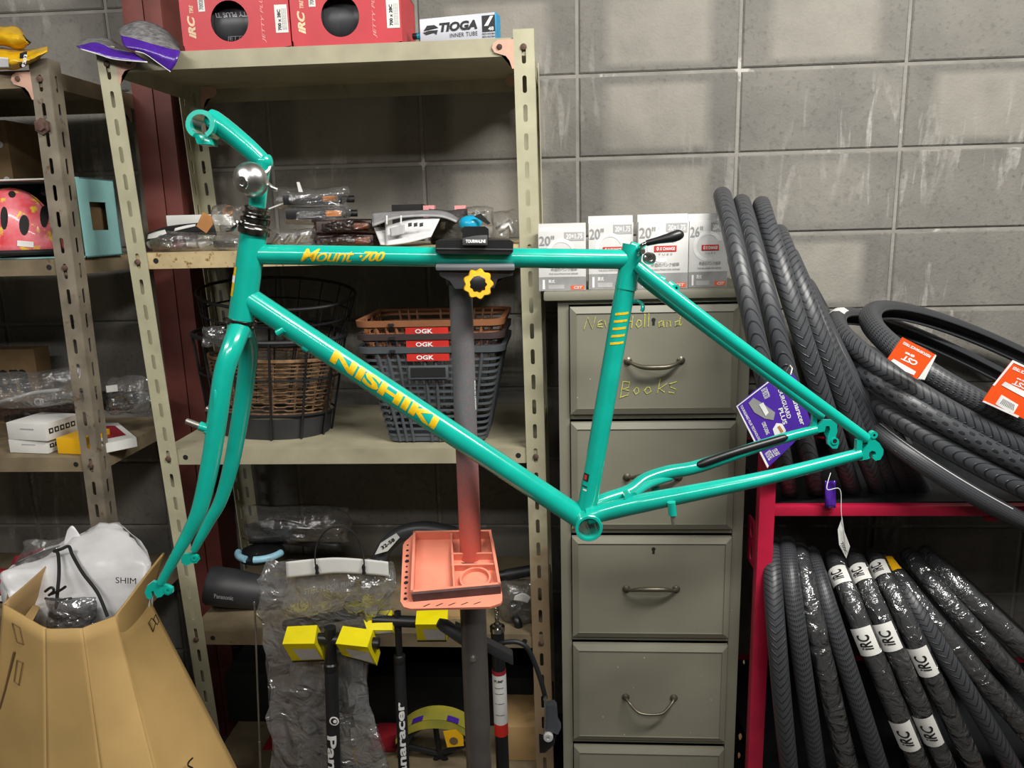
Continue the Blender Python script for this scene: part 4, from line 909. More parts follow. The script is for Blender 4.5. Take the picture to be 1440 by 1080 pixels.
# ---- two red tire cartons on the top shelf
def tirebox(pts, label, dark_text):
    a, b = at(*pts[0], -.425), at(*pts[1], -.425); a.z = b.z = ZT+.001; ax = b-a; H = .108; az = V(0, 0, H); D = .15; dp = V(-ax.y, ax.x, 0).normalized()*D
    o = thing('tire_carton', a+ax/2+dp/2, label, 'carton', 'red tire cartons on the top shelf')
    m = MB(); t = .0015; u = ax.normalized(); d = dp.normalized()
    m.obox(a, u*t, dp, az); m.obox(b-u*t, u*t, dp, az); m.obox(a, ax, dp, V(0, 0, t)); m.obox(a+az-V(0, 0, t), ax, dp, V(0, 0, t)); m.obox(a+dp-d*t, ax, d*t, az)
    m.build('carton_body', 'red_card', o, smooth=0)
    cx_, cz_, R = ax.length*.45, H*.50, .0385; n = 48; W_ = ax.length; m = MB(); ring = []; outer = []
    for k in range(n):
        q = 2*PI*k/n; c_, s_ = math.cos(q), math.sin(q); ring.append(a+u*(cx_+R*c_)+V(0, 0, cz_+R*s_))
        sc = min(((W_-cx_) if c_ > 0 else cx_)/max(abs(c_), 1e-6), ((H-cz_) if s_ > 0 else cz_)/max(abs(s_), 1e-6)); outer.append(a+u*(cx_+sc*c_)+V(0, 0, cz_+sc*s_))
    corners = []
    m.add(ring+outer, [(k, (k+1) % n, n+(k+1) % n, n+k) for k in range(n)])
    for cu, cv in ((0, 0), (1, 0), (1, 1), (0, 1)):
        P = a+ax*cu+az*cv; near = sorted(range(n), key=lambda k: (outer[k]-P).length)[:2]; m.add([P, outer[near[0]], outer[near[1]]], [(0, 1, 2)])
    f = m.build('window_panel', 'red_card', o, smooth=0); f.modifiers.new('sheet', 'SOLIDIFY').thickness = .0012
    fold = MB(); fold.lathe(a+ax*.05+dp*.45+V(0, 0, H*.52), u, [(0, .035), (.004, .046), (ax.length*.9-.004, .046), (ax.length*.9, .035)], 40)
    ft_ = fold.build('folded_tire', 'tyre_bead', o)
    for k in range(4): MB().lathe(a+ax*.05+dp*.45+V(0, 0, H*.52)+u*(ax.length*(.22+.14*k)), u, [(0, .0472), (.016, .0485), (.032, .0472)], 40, cap=False).build('tire_fold', 'tyre_bead', ft_)
    n_ = -d
    T = lambda u0, v0, u1, v1, body, mt, **kw: ftext(o, a, ax, az, u0, v0, u1, v1, body, mt, dp, vert=True, lift=.0016, **kw)
    T(.06, .22, .13, .62, 'iRC', 'cream_print', bold=.05, shear=.3); T(.09, .66, .125, .80, 'TIRE', 'cream_print', bold=.02, shear=.3)
    T(.74, .10, .775, .98, 'JETTY PLUS', 'pink_print', bold=.0, shear=.3)
    face(o, a, ax, az, .175, .68, .235, .98, 'white_card', 'sticker', dp, .0016); T(.185, .70, .225, .96, '4571244', 'black_print', bold=.02) if False else None
    ftext(o, a, ax, az, .185, .71, .225, .96, '70028C', 'grey_print', dp, vert=True, lift=.0026)
    face(o, a, ax, az, .87, .26, .985, .74, 'white_card', 'sticker', dp, .0016); ftext(o, a, ax, az, .895, .30, .925, .66, '700 x 28C', 'black_print', dp, vert=True, lift=.0026, bold=.03)
    for k in range(3): ftext(o, a, ax, az, .936+.015*k, .31, .945+.015*k, .68, 'JETTY PLUS 28-622 BLACK', 'grey_print', dp, vert=True, lift=.0026)
    if dark_text:
        pm = a+dp*.45+V(0, 0, H*.52)
        def wrapfn(ang0, ang1, x0, x1): return lambda uu, vv: pm+u*(ax.length*(x0+(x1-x0)*uu))+(-d*math.cos(ang0+(ang1-ang0)*vv)+V(0, 0, 1)*math.sin(ang0+(ang1-ang0)*vv))*.0492
        lettering('TTY PLUS TI', wrapfn(.42, .20, .62, .28), 'silver_print', ft_, .02, -.3, 1, 4); lettering('JETTY P', wrapfn(-.75, -.52, .35, .60), 'silver_print', ft_, .02, .3, 1, 4)
    return o
tirebox(((259, 71), (410, 64)), 'red tire carton with round window showing a lettered folded tire', True)
tirebox(((412, 64), (566, 56)), 'red tire carton with round window, next to the silver tube box', False)
# ---- silver tube box
a = at(591, 55, -.40); b = at(698, 51, -.43); a.z = b.z = ZT+.001; ax = b-a; h = at(589, 24, -.40).z-a.z-.004; dp = V(-ax.y, ax.x, 0).normalized()*.034; az = V(0, 0, h)
tb = thing('tube_box', a+ax/2+dp/2, 'silver inner tube box with blue end standing on the top shelf', 'box')
MB().obox(a, ax*.985, dp, az, .0008).build('carton', 'silver_card', tb); MB().obox(a+ax*.985, ax*.015, dp, az, .0008).build('end_flap', 'blue_card', tb)
ftext(tb, a, ax, az, .26, .42, .76, .78, 'TIOGA', 'black_print', dp, .05, .18); ftext(tb, a, ax, az, .40, .18, .76, .34, 'INNER TUBE', 'black_print', dp, .0, 0, spacing=1.1)
face(tb, a, ax, az, .82, .28, .985, .90, 'black_print', 'printed_panel', dp); ftext(tb, a, ax, az, .90, .32, .97, .46, '48', 'white_print', dp); 
for k in range(2): ftext(tb, a, ax, az, .82, .06+.11*k, .985, .13+.11*k, 'PRESTA VALVE 48mm', 'black_print', dp)
MB().prism([a+ax*u+az*v+dp.normalized()*-.0016 for u, v in ((.85, .50), (.93, .86), (.97, .86), (.90, .5))], -dp.normalized()*.0004).build('printed_valve', 'white_print', tb, smooth=0)
for q in ([(.05, .52), (.10, .72), (.20, .72), (.25, .60), (.14, .60)], [(.04, .46), (.12, .52), (.24, .52), (.22, .34), (.18, .42), (.08, .36)]): MB().prism([a+ax*u+az*v-dp.normalized()*.0006 for u, v in q], -dp.normalized()*.0004).build('printed_emblem', 'black_print', tb, smooth=0)
c = a+az*.42+dp*.4; u = ax.normalized()
MB().tube([c, c-u*.010], .0065, 16).build('valve_collar', 'blue_plastic', tb); MB().tube([c-u*.009, c-u*.020], .0062, 12).build('valve_stub', 'black_plastic', tb)
# ---- purple pouches hanging over the shelf edge
K4 = dict(k=4.0, ox=0, oy=0)
def pouch(name, label, top, front, Yt, Yf_, mts, texts, group):
    P = sheet(front, Yf_, **K4); base = min(P.v, key=lambda v: v.z); o = thing(name, base, label, 'pouch', group)
    sheet_obj('pouch_back', top, Yt, mts[0], o, .002, amp=.003, **K4); sheet_obj('pouch_front', front, Yf_, mts[1], o, .002, amp=.001, **K4)
    sheet_obj('pouch_seam', [front[-1], [(x+2, y+6) for x, y in front[-1]]], [Yf_[-1]-.001]*2, 'white_film', o, .001, **K4)
    for body, A, B, Cc in texts: lettering(body, zfn(Yf_[-1]-.004, 4.0, 0, 0, A, B, Cc), 'white_print', o, .03)
    return o
GP = 'purple pouches on the top shelf'
pouch('saddle_pouch', 'flat purple and silver pouch hanging over the left post', [[(480, 222), (560, 214), (640, 236), (720, 280)], [(430, 262), (540, 240), (640, 280), (760, 300)]], [[(430, 262), (540, 240), (640, 280), (760, 300)], [(442, 266), (540, 285), (640, 312), (800, 335)], [(452, 272), (545, 300), (645, 330), (828, 346)]], [-.38, -.455], [-.455, -.468, -.470], ('silver_pouch', 'purple_film'), (), GP)
pouch('saddle_pouch', 'bulging purple and silver pouch leaning on the red carton', [[(665, 160), (780, 116), (920, 160), (1010, 250)], [(672, 180), (770, 160), (900, 210), (1012, 280)], [(680, 200), (780, 230), (880, 260), (1012, 290)]], [[(680, 200), (780, 225), (880, 255), (1012, 288)], [(700, 260), (790, 275), (880, 300), (995, 345)], [(760, 285), (815, 300), (880, 345), (958, 400)]], [-.36, -.42, -.465], [-.465, -.475, -.472], ('silver_pouch', 'purple_film'), (), GP)
# ---- yellow packs on the left rack
GY = 'yellow foil packs on the left rack'
y1 = thing('foil_pack', at(10, 64, -.42), 'crinkled plain yellow foil pack, upper one on the left rack', 'pack', GY)
sheet_obj('foil', [[(-120, 155), (0, 150), (95, 148), (128, 190)], [(-120, 210), (10, 205), (100, 215), (150, 235)], [(-120, 262), (20, 262), (105, 278), (165, 240)]], [-.40, -.46, -.43], 'yellow_film', y1, .003, amp=.004, **K4); sheet_obj('fold', [[(130, 195), (150, 220), (175, 240)], [(105, 275), (140, 262), (165, 245)]], [-.44, -.43], 'matt_black', y1, .002, **K4)
y2 = thing('foil_pack', at(10, 97, -.43), 'yellow, black and white printed foil pack, lower one on the left rack', 'pack', GY)
sheet_obj('foil', [[(-120, 275), (20, 275), (140, 280), (268, 262)], [(-120, 330), (20, 335), (140, 330), (266, 290)], [(-120, 385), (20, 388), (110, 382), (235, 312)]], [-.42, -.468, -.45], 'yellow_film', y2, .003, amp=.003, **K4)
sheet_obj('white_field', [[(-60, 320), (0, 322), (45, 326)], [(-60, 378), (0, 382), (50, 380)]], [-.474, -.466], 'white_film', y2, .001, **K4); sheet_obj('black_field', [[(112, 300), (140, 290), (152, 288)], [(110, 380), (130, 378), (145, 365)]], [-.472, -.464], 'matt_black', y2, .001, **K4)
lettering('6703', zfn(-.478, 4.0, 0, 0, (120, 375), (135, 305), (140, 378)), 'white_print', y2, .03)
# ---- left rack, second shelf: open box with the helmet
Lr = ql.x+l2*(ql.z-LZ2)
hx_ = at(114, 300, -.40).x
hb = thing('display_box', (hx_-.16, -.33, LZ2), 'pale turquoise open display box around the red helmet', 'box')
Hh = at(114, 249, -.40).z-LZ2; t = .003; B0 = V(hx_-.34, -.40, LZ2+.001)
MB().obox(B0, V(.34, 0, 0), V(0, .14, 0), V(0, 0, t)).build('bottom_panel', 'cyan_card', hb); MB().obox(B0+V(0, .137, 0), V(.34, 0, 0), V(0, t, 0), V(0, 0, Hh)).build('back_panel', 'matt_black', hb)
MB().obox(B0+V(0, .01, Hh-t), V(.34, 0, 0), V(0, .13, 0), V(0, 0, t)).build('top_panel', 'white_card', hb); MB().obox(B0, V(t, 0, 0), V(0, .14, 0), V(0, 0, Hh)).build('side_panel', 'cyan_card', hb)
m = MB(); S0 = B0+V(.34-t, 0, 0); w0, w1, v0, v1 = .035, .100, .34, .70
for (ya, yb, za, zb) in ((0, .14, 0, v0), (0, .14, v1, 1), (0, w0, v0, v1), (w1, .14, v0, v1)): m.obox(S0+V(0, ya, za*Hh), V(t, 0, 0), V(0, yb-ya, 0), V(0, 0, (zb-za)*Hh))
m.build('side_panel', 'cyan_card', hb, smooth=0); MB().obox(S0+V(-.02, .02, .005), V(.002, 0, 0), V(0, .11, 0), V(0, 0, Hh-.02)).build('inner_flap', 'brown_cardboard', hb)
hc = at(26, 352, -.345); hc.z = LZ2+.004+.003; he = thing('helmet', hc, 'red patterned child helmet with dark vents in the turquoise box', 'helmet')
hr = V(.106, .066, .150)
def hpt(th, ph, s=1.0): return hc+V(hr.x*math.sin(th)*math.cos(ph)*s, hr.y*math.cos(th) * 0+hr.y*math.sin(th)*math.sin(ph)*s, hr.z*math.cos(th)*s)
m = MB(); m.grid(lambda u, v: hpt(.02+v*1.50, 2*PI*u), 40, 16); sh = m.build('shell', 'helmet_red', he, smooth=60); _s = sh.modifiers.new('shell', 'SOLIDIFY'); _s.thickness = .008; _s.offset = 1
MB().tube([hpt(1.52, 2*PI*k/48, 1.0) for k in range(48)], .006, 8, closed=True).build('rim_trim', 'matt_black', he)
def hp_px(px, py):     # point of the shell seen at a pixel
    d = ray(px, py); o_ = CAM-hc; A_q = sum((d[i]/hr[i])**2 for i in range(3)); B_q = 2*sum(o_[i]*d[i]/hr[i]**2 for i in range(3)); C_q = sum((o_[i]/hr[i])**2 for i in range(3))-1
    D_ = B_q*B_q-4*A_q*C_q; 
    return CAM+d*((-B_q-math.sqrt(max(D_, 0)))/(2*A_q))
for (cx_, cy_, rx_, ry_) in ((34, 315, 7, 16), (6, 305, 5, 18), (62, 303, 6, 17), (17, 273, 5, 5), (62, 269, 5, 6)):
    P = [hp_px(cx_+rx_*math.cos(2*PI*k/16), cy_+ry_*math.sin(2*PI*k/16)*(1 if math.sin(2*PI*k/16) > 0 else .8)) for k in range(16)]; n_ = (P[4]-P[0]).cross(P[8]-P[0]).normalized(); n_ = n_ if n_.y < 0 else -n_
    MB().prism([p+n_*.0012 for p in P], -n_*.004).build('vent', 'matt_black', he, smooth=0)
P = [hp_px(x, y) for x, y in ((25, 338), (48, 340), (48, 348), (25, 346))]; MB().prism([p+V(0, -.001, 0) for p in P], V(0, -.0008, 0)).build('size_sticker', 'white_card', he, smooth=0)
bx_, *_r = pbox('storage_carton', 'brown carton with pale dots at the upper left behind the rack', 'carton', -90, 19, 252, 172, -.20, .12, 'brown_cardboard', z=LZ2+Hh+.004)
a_, ax_, az_, dp_ = _r
for u, v in ((.92, .06), (.90, .62)): MB().lathe(a_+ax_*u+az_*v-dp_.normalized()*.0012, -dp_, [(0, .008), (.0006, .008)], 16).build('printed_dot', 'mid_grey_print', bx_)
# ---- left rack, third shelf
cbx, a_, ax_, az_, dp_ = pbox('storage_carton', 'brown carton with black letters on the third shelf of the left rack', 'carton', -80, 60, 575, 493, -.14, .06, 'brown_cardboard', z=LZ3+.001)
ftext(cbx, a_, ax_, az_, .60, .42, .92, .74, 'ora', 'black_print', dp_, .06)
GW = 'small white parts boxes on the left rack'
w1_, a1, ax1, az1, dp1 = pbox('parts_box', 'small white parts box, lower of the pair on the left rack', 'box', 15, 68, 640, 618, -.40, .10, 'white_card', z=LZ3+.001, group=GW, skew=-.012, ybr=None)
w2_, a2, ax2, az2, dp2 = pbox('parts_box', 'small white parts box, upper of the pair on the left rack', 'box', 12, 66, 617, 594, -.40, .10, 'white_card', z=LZ3+.001+az1.z+.0006, group=GW, skew=-.02)
for o_, A, X_, Z_, D_, s_ in ((w1_, a1, ax1, az1, dp1, .8), (w2_, a2, ax2, az2, dp2, 1)):
    face(o_, A, X_, Z_, .35, .62, .70, .70, 'mid_grey_print', 'printed_line', D_)
    E = A+X_; n_ = X_.normalized()
    for k in range(5):
        q = E+D_*(.08+.16*k)+Z_*.38+n_*.0003; MB().obox(q, D_*.12, n_*.0005, Z_*.30).build('printed_mark', 'black_print', o_, smooth=0); MB().obox(q+D_*.035+Z_*.08+n_*.0004, D_*.05, n_*.0005, Z_*.14).build('printed_mark', 'white_card', o_, smooth=0)
yb_, a_, ax_, az_, dp_ = pbox('parts_box', 'yellow parts box beside the white boxes on the left rack', 'box', 82, 118, 640, 616, -.41, .09, 'amber_card', z=LZ3+.001, skew=-.01)
rw = thing('product_card', at(160, 610, -.38), 'white and red product card lying behind the post on the left rack', 'card'); rw.location.z = LZ3
BASE[rw.name] = rw.location.copy(); z0_ = LZ3+.002; q = [at(x, y, -.40) for x, y in ((140, 625), (186, 602))]
P = [V(at(139, 624, -.42).x, -.42, z0_), V(at(190, 603, -.36).x, -.36, z0_), V(at(172, 592, -.20).x, -.22, z0_), V(at(122, 592, -.22).x, -.22, z0_)]
MB().prism(P, V(0, 0, .022)).build('card', 'white_card', rw, smooth=0); cP = sum(P, V())/4; MB().prism([cP+(p-cP)*.62+V(0, 0, .0224) for p in P], V(0, 0, .0005)).build('red_field', 'dark_red', rw, smooth=0)
GB = 'bagged small parts on the left rack'
b_ = bag('parts_bag', 'clear bag of white cable parts on the upper white box', 'bag', -40, 530, 100, 582, -.36, .08, 'clear_film', GB, 1.3, slant=-8)
MB().lathe(at(57, 565, -.33), (0, -1, .2), [(0, .009), (.01, .009), (.01, .006), (0, .006)], 20, cap=False).build('ring', 'white_card', b_); MB().tube(spline([at(-20, 570, -.32), at(20, 560, -.33), at(50, 552, -.32), at(85, 548, -.32)], 5), .004, 8).build('cable', 'pale_card', b_)
b_ = bag('parts_bag', 'dark bag of small parts behind the white boxes on the left rack', 'bag', -30, 572, 96, 600, -.30, .08, 'brown_film', GB, 2.2, slant=-6); MB().tube([at(10, 590, -.27), at(45, 584, -.27), at(80, 588, -.27)], .010, 10).build('rubber_part', 'matt_black', b_)
b_ = bag('parts_bag', 'shiny bag of black parts between the two racks', 'bag', 137, 535, 196, 588, -.30, .10, 'clear_film', GB, 3.7)
for k in range(5): MB().box(at(148+9*k, 560+8*(k % 2), -.25), .03, .03, .03, k, .004).build('black_part', 'black_plastic', b_)
pf = at(150, 552, -.302); MB().obox(pf, V(.028, 0, .003), V(0, .002, 0), V(0, 0, .016)).build('paper_label', 'white_card', b_)
rb = thing('red_pack', at(4, 842, -.30), 'red and white pack at the left edge below the left rack shelf', 'pack'); pillow(at(-60, 850, -.40), at(12, 850, -.40)-at(-60, 850, -.40), V(0, 0, .07), V(0, .08, 0), 'dark_red', 'wrapper', rb, seed=4)
sheet_obj('white_stripe', [[(-40, 836), (0, 838), (9, 836)], [(-40, 844), (0, 846), (9, 842)]], [-.41, -.41], 'white_card', rb)
# ================================================================== inner tube boxes on the cabinet
GT = 'grey and white inner tube boxes on the cabinet'
zc = ct+.0055
def tubebox(x0, x1, yb, yt, Y, label, size, full=True, skew=0.0):
    o, a, ax, az, dp = pbox('tube_box', label, 'box', x0, x1, yb, yt, Y, .032, 'pale_card', z=zc, group=GT, skew=skew)
    if not full: return o
    face(o, a, ax, az, .0, .0, 1, .235, 'grey_print', 'grey_band', dp)
    ftext(o, a, ax, az, .02, .76, .34, .92, size, 'grey_print', dp, .012)
    face(o, a, ax, az, .55, .83, .97, .97, 'mid_grey_print', 'size_panel', dp); ftext(o, a, ax, az, .59, .86, .93, .945, '20×1.75', 'white_print', dp, .03)
    # pale ring with red maker's bar
    c = a+ax*.48+az*.62; u = ax.normalized(); n_ = -dp.normalized(); m = MB(); P = []
    for k in range(25):
        q = math.radians(20+k*270/24)
        for r in (.030, .0225): P.append(c+u*math.cos(q)*r+V(0, 0, 1)*math.sin(q)*r+n_*.0007)
    m.add(P, [(2*i, 2*i+1, 2*i+3, 2*i+2) for i in range(24)]); m.build('printed_ring', 'white_print', o, smooth=0)
    face(o, a, ax, az, .32, .555, .76, .64, 'red_print', 'red_bar', dp, .0012); ftext(o, a, ax, az, .36, .57, .73, .625, '◎ X CHANGE', 'white_print', dp, .03, .1, .002)
    ftext(o, a, ax, az, .40, .50, .68, .53, 'TUBE', 'grey_print', dp, 0, 0, .0011, spacing=1.6)
    ftext(o, a, ax, az, .26, .33, .82, .39, '最適のパンク修理', 'grey_print', dp); ftext(o, a, ax, az, .22, .275, .84, .30, 'THE SOLUTION FOR REPAIR', 'grey_print', dp)
    ftext(o, a, ax, az, .20, .13, .34, .19, '英式', 'white_print', dp, .03); face(o, a, ax, az, .20, .03, .54, .10, 'mid_grey_print', 'spec_field', dp, .001); ftext(o, a, ax, az, .08, .03, .13, .19, 'I', 'white_print', dp, .04)
    face(o, a, ax, az, .68, .02, .96, .085, 'orange_print', 'maker_mark', dp, .001); ftext(o, a, ax, az, .74, .03, .93, .075, 'CST', 'pale_card', dp, .04, .2, .0018)
    MB().obox(a+ax*.0+az*.985+dp*.45, ax*1, dp*.05, V(0, 0, .016), 0).build('top_flap', 'pale_card', o)
    return o
for k, (x0, x1, yb, yt, Y, sz, who) in enumerate(((758, 824, 406, 325, -.478, '20"', 'leftmost'), (828, 890, 404, 314, -.465, '20"', 'second'), (897, 967, 403, 312, -.478, '20"', 'third'), (968, 1022, 397, 311, -.462, '26"', 'rightmost'))):
    lab = {0: 'front tube box marked 20 inch, leftmost on the cabinet', 1: 'front tube box marked 20 inch behind the frame tubes, second on the cabinet', 2: 'front tube box marked 20 inch behind the black seat lever', 3: 'front tube box marked 26 inch beside the upright tires'}[k]
    tubebox(x0, x1, yb, yt, Y, lab, sz, skew=.004*(k-1))
    tubebox(x0+2, x1-1, yb-2, yt-7, Y+.036, 'plain white tube box edge just behind the %s front box' % who, sz, False)
    tubebox(x0+1, x1-3, yb-3, yt-10, Y+.071, 'plain white tube box at the back of the %s row' % who, sz, False)
# ================================================================== middle rack, second shelf
GC = 'bagged small parts on the second shelf'
Y2 = -.42
o = bag('parts_bag', 'clear bag of white and red parts at the left of the second shelf', 'bag', 198, 326, 303, 357, Y2, .09, group=GC, seed=.4)
for k in range(5): MB().tube([at(210+18*k, 345-4*(k % 2), Y2+.05), at(224+18*k, 338+4*(k % 2), Y2+.05)], .009, 10).build('small_part', ('white_card', 'pale_card', 'dark_red')[k % 3], o)
o, *_ = pbox('parts_box', 'slim white box lying behind the bags on the second shelf', 'box', 235, 300, 318, 303, -.26, .10, 'white_card'); 
o = thing('leaflet', at(262, 330, -.36), 'folded black and white leaflet on the second shelf', 'leaflet'); sheet_obj('paper', [[(208, 328), (240, 318), (300, 312)], [(225, 334), (260, 330), (305, 330)]], [-.30, -.40], 'matt_black', o, .002); sheet_obj('white_strip', [[(246, 321), (262, 317), (275, 315)], [(245, 325), (262, 321), (275, 318)]], [-.403, -.403], 'white_card', o, .001)
sheet_obj('white_corner', [[(208, 330), (220, 326), (232, 323)], [(207, 336), (220, 334), (234, 328)]], [-.39, -.405], 'white_card', o, .001)
o = thing('cardboard_tag', at(284, 328, -.41), 'tan cardboard tag leaning among the bags on the second shelf', 'tag'); MB().prism([at(x, y, -.41) for x, y in ((276, 318), (285, 298), (297, 304), (299, 316), (290, 328))], V(0, .003, 0)).build('card', 'tan_tag', o, smooth=0); MB().lathe(at(299, 322, -.411), (0, -1, 0), [(0, .003), (.001, .003)], 10).build('punch_hole', 'matt_black', o)
o = bag('parts_bag', 'puffy clear bag behind the headset on the second shelf', 'bag', 288, 288, 332, 332, -.36, .08, group=GC, seed=5.1); MB().lathe(at(322, 298, -.32), (0, -1, .4), [(0, .012), (.008, .012)], 16).build('tan_part', 'tan_tag', o)
o = bag('parts_bag', 'flat clear bag with dark parts left of the head tube', 'bag', 294, 330, 342, 355, -.425, .05, group=GC, seed=6.3); MB().box(at(318, 343, -.40), .05, .02, .016, 0, .004).build('dark_part', 'black_plastic', o)
def pedal(par, px, py, Y, L=.095, rz=0.2, refl=True, dark='black_plastic'):
    c = at(px, py, Y); R = Matrix.Rotation(rz, 3, 'Z'); u, d = R@V(1, 0, 0), R@V(0, 1, 0)
    b = MB()
    for s in (-1, 1): b.obox(c+d*(s*.034-.004)-u*L/2-V(0, 0, .011), u*L, d*.008, V(0, 0, .022), .002)
    for s in (-1, 1): b.obox(c-d*.034+u*(s*L*.42)-u*.005-V(0, 0, .009), u*.010, d*.068, V(0, 0, .018), .002)
    b.tube([c-u*L*.42, c+u*L*.7], .008, 10); pd = b.build('pedal', dark, par)
    if refl: MB().obox(c-d*.0395+u*L*.18-V(0, 0, .0065), u*L*.26, d*.003, V(0, 0, .013), .001).build('reflector', 'amber_reflector', pd)
    return pd
GPd = 'bagged pedals on the second shelf'
o = bag('pedal_bag', 'clear bag with a black pedal, topmost of the pedal bags', 'bag', 376, 262, 482, 296, -.30, .09, group=GPd, seed=1.1); pedal(o, 442, 281, -.25, .13); MB().prism([at(x, y, -.31) for x, y in ((417, 256), (421, 256), (426, 270), (420, 270))], V(0, .001, 0)).build('paper_strip', 'white_card', o)
MB().tube([at(378, 294, -.29), at(414, 280, -.29)], .002, 6).build('pale_edge', 'pale_card', o)
o = bag('pedal_bag', 'clear bag with a black pedal under the topmost pedal bag', 'bag', 392, 290, 484, 316, -.32, .09, group=GPd, seed=2.1); pedal(o, 446, 301, -.27, .13)
o = bag('pedal_bag', 'brownish bag with a pedal, upper of the two brown ones', 'bag', 430, 308, 528, 330, -.37, .09, 'brown_film', GPd, 3.1); pedal(o, 488, 318, -.32, .12, .1, dark='plum_basket_plastic')
o = bag('pedal_bag', 'brownish bag with a pedal, lower of the two brown ones', 'bag', 428, 328, 528, 350, -.38, .09, 'brown_film', GPd, 4.1); pedal(o, 490, 338, -.33, .12, .1, dark='plum_basket_plastic')
o = bag('parts_bag', 'clear bag of chrome parts above the left end of the top tube', 'bag', 374, 322, 436, 348, -.40, .07, group=GC, seed=7.7); 
for k in range(3): MB().tube([at(384+16*k, 342, -.37), at(392+16*k, 330, -.37)], .006, 10).build('chrome_part', 'chrome', o)
GK = 'white product cards on the second shelf'
o = thing('product_pack', at(575, 320, -.36), 'long pale product pack lying on top of the white cards', 'pack', GK); sheet_obj('blister', [[(523, 300), (560, 298), (620, 297), (645, 308)], [(524, 318), (560, 306), (615, 304), (642, 312)]], [-.30, -.38], 'grey_film', o, .004); 
for x in (543, 563): sheet_obj('white_tab', [[(x, 303), (x+2, 303)], [(x, 316), (x+2, 316)]], [-.385, -.385], 'white_card', o, .002)
o = thing('product_card', at(580, 345, -.41), 'white printed product card facing forward on the second shelf', 'card', GK); sheet_obj('card', [[(542, 319), (580, 308), (620, 305)], [(543, 345), (575, 341), (606, 333)]], [-.37, -.42], 'white_film', o, .002)
sheet_obj('printed_field', [[(548, 321), (569, 316)], [(549, 333), (569, 329)]], [-.412, -.418], 'mid_grey_print', o, .001)
for x in (574, 582, 590): sheet_obj('printed_icon', [[(x, 314), (x+5, 313)], [(x, 319), (x+5, 318)]], [-.418, -.42], 'black_print', o, .001); 
o = thing('product_card', at(570, 350, -.42), 'white product card lying tilted under the printed one', 'card', GK); sheet_obj('card', [[(525, 318), (545, 320), (610, 318)], [(535, 344), (560, 344), (605, 332)]], [-.34, -.41], 'pale_card', o, .002)
o, *_ = pbox('parts_box', 'black box behind the product cards on the second shelf', 'box', 552, 594, 318, 288, -.20, .06, 'matt_black'); 
o, *_ = pbox('parts_box', 'pink headed parts pack behind the product cards', 'box', 596, 612, 318, 289, -.22, .02, 'pink_print'); o, *_ = pbox('parts_box', 'pink headed parts pack behind the blue part', 'box', 640, 656, 318, 289, -.22, .02, 'pink_print')
o = bag('parts_bag', 'dark grey bag behind the clamp on the second shelf', 'bag', 600, 294, 655, 345, -.30, .08, 'smoke_film', GC, 8.2); MB().box(at(628, 325, -.26), .06, .05, .05, .3, .01).build('dark_part', 'matt_black', o)
o = thing('rubber_cap', at(662, 320, -.40), 'bright blue plastic part above the clamp', 'plastic part'); MB().lathe(at(662, 317, -.38), (0, -.2, 1), [(0, .024), (.008, .025), (.016, .020), (.020, .010)], 20).build('dome', 'blue_plastic', o); MB().prism([at(x, y, -.41) for x, y in ((666, 304), (676, 300), (690, 314), (686, 316))], V(0, .002, 0)).build('black_tab', 'matt_black', o, smooth=0)
o = bag('parts_bag', 'crumpled clear bag on the second shelf beside the right post', 'bag', 688, 296, 732, 344, -.38, .09, group=GC, seed=9.4); o2 = bag('parts_bag', 'crumpled clear bag standing behind the blue part', 'bag', 652, 290, 692, 318, -.30, .07, group=GC, seed=10.4)
MB().tube([at(700, 325, -.33), at(716, 315, -.33), at(722, 330, -.33)], .010, 10).build('grey_part', 'alloy', o)
MB().tube([at(664, 305, -.27), at(684, 303, -.27)], .010, 10).build('grey_part', 'alloy', o2)
# ================================================================== baskets on the third shelf
def ringp(cx_, cy_, rx_, ry_, Yc, Yr, n=60): return [at(cx_+rx_*math.cos(2*PI*k/n), cy_+ry_*math.sin(2*PI*k/n), Yc-Yr*math.sin(2*PI*k/n)) for k in range(n)]
def lerp_ring(A, B, t): return [a.lerp(b, t) for a, b in zip(A, B)]
o = thing('wire_basket', V(at(382, 612, -.25).x, -.25, Z3), 'black wire bicycle basket with wide straps on the third shelf', 'basket', 'bicycle baskets on the third shelf')
TOPr, BOT = ringp(378, 470, 108, 13, -.26, .135), ringp(382, 607, 84, 13, -.26, .105)
for p in BOT: p.z = max(p.z, Z3+.004) if False else p.z
MB().tube(TOPr, .0055, 8, closed=True).build('rim', 'satin_black', o)
for t in (.38, .74): MB().tube(lerp_ring(TOPr, BOT, t), .0026, 6, closed=True).build('hoop', 'satin_black', o)
for k in range(0, 60, 5): MB().tube([TOPr[k], BOT[k]], .0062, 8, flat=.4).build('strap', 'satin_black', o)
m = MB(); A_, B_ = lerp_ring(TOPr, BOT, .78), BOT; cN = sum(A_, V())/60
m.add([p.lerp(cN, .03) for p in A_]+[p.lerp(cN, .03) for p in B_], [(k, (k+1) % 60, 60+(k+1) % 60, 60+k) for k in range(60)]+[tuple(range(60, 120))]); m.build('bottom_tray', 'charcoal_plastic', o)
o = thing('wire_basket', V(at(388, 560, -.25).x, -.25, Z3+.03), 'thin black wire basket nested in the strapped one with a high ring', 'basket', 'bicycle baskets on the third shelf')
T2, B2 = ringp(388, 413, 112, 23, -.26, .125), ringp(384, 575, 70, 10, -.26, .09); T3 = lerp_ring(T2, B2, .16)
MB().tube(T2, .0040, 8, closed=True).build('rim', 'black_plastic', o); MB().tube(T3, .0026, 6, closed=True).build('hoop', 'black_plastic', o); MB().tube(lerp_ring(T2, B2, .34), .0026, 6, closed=True).build('hoop', 'black_plastic', o)
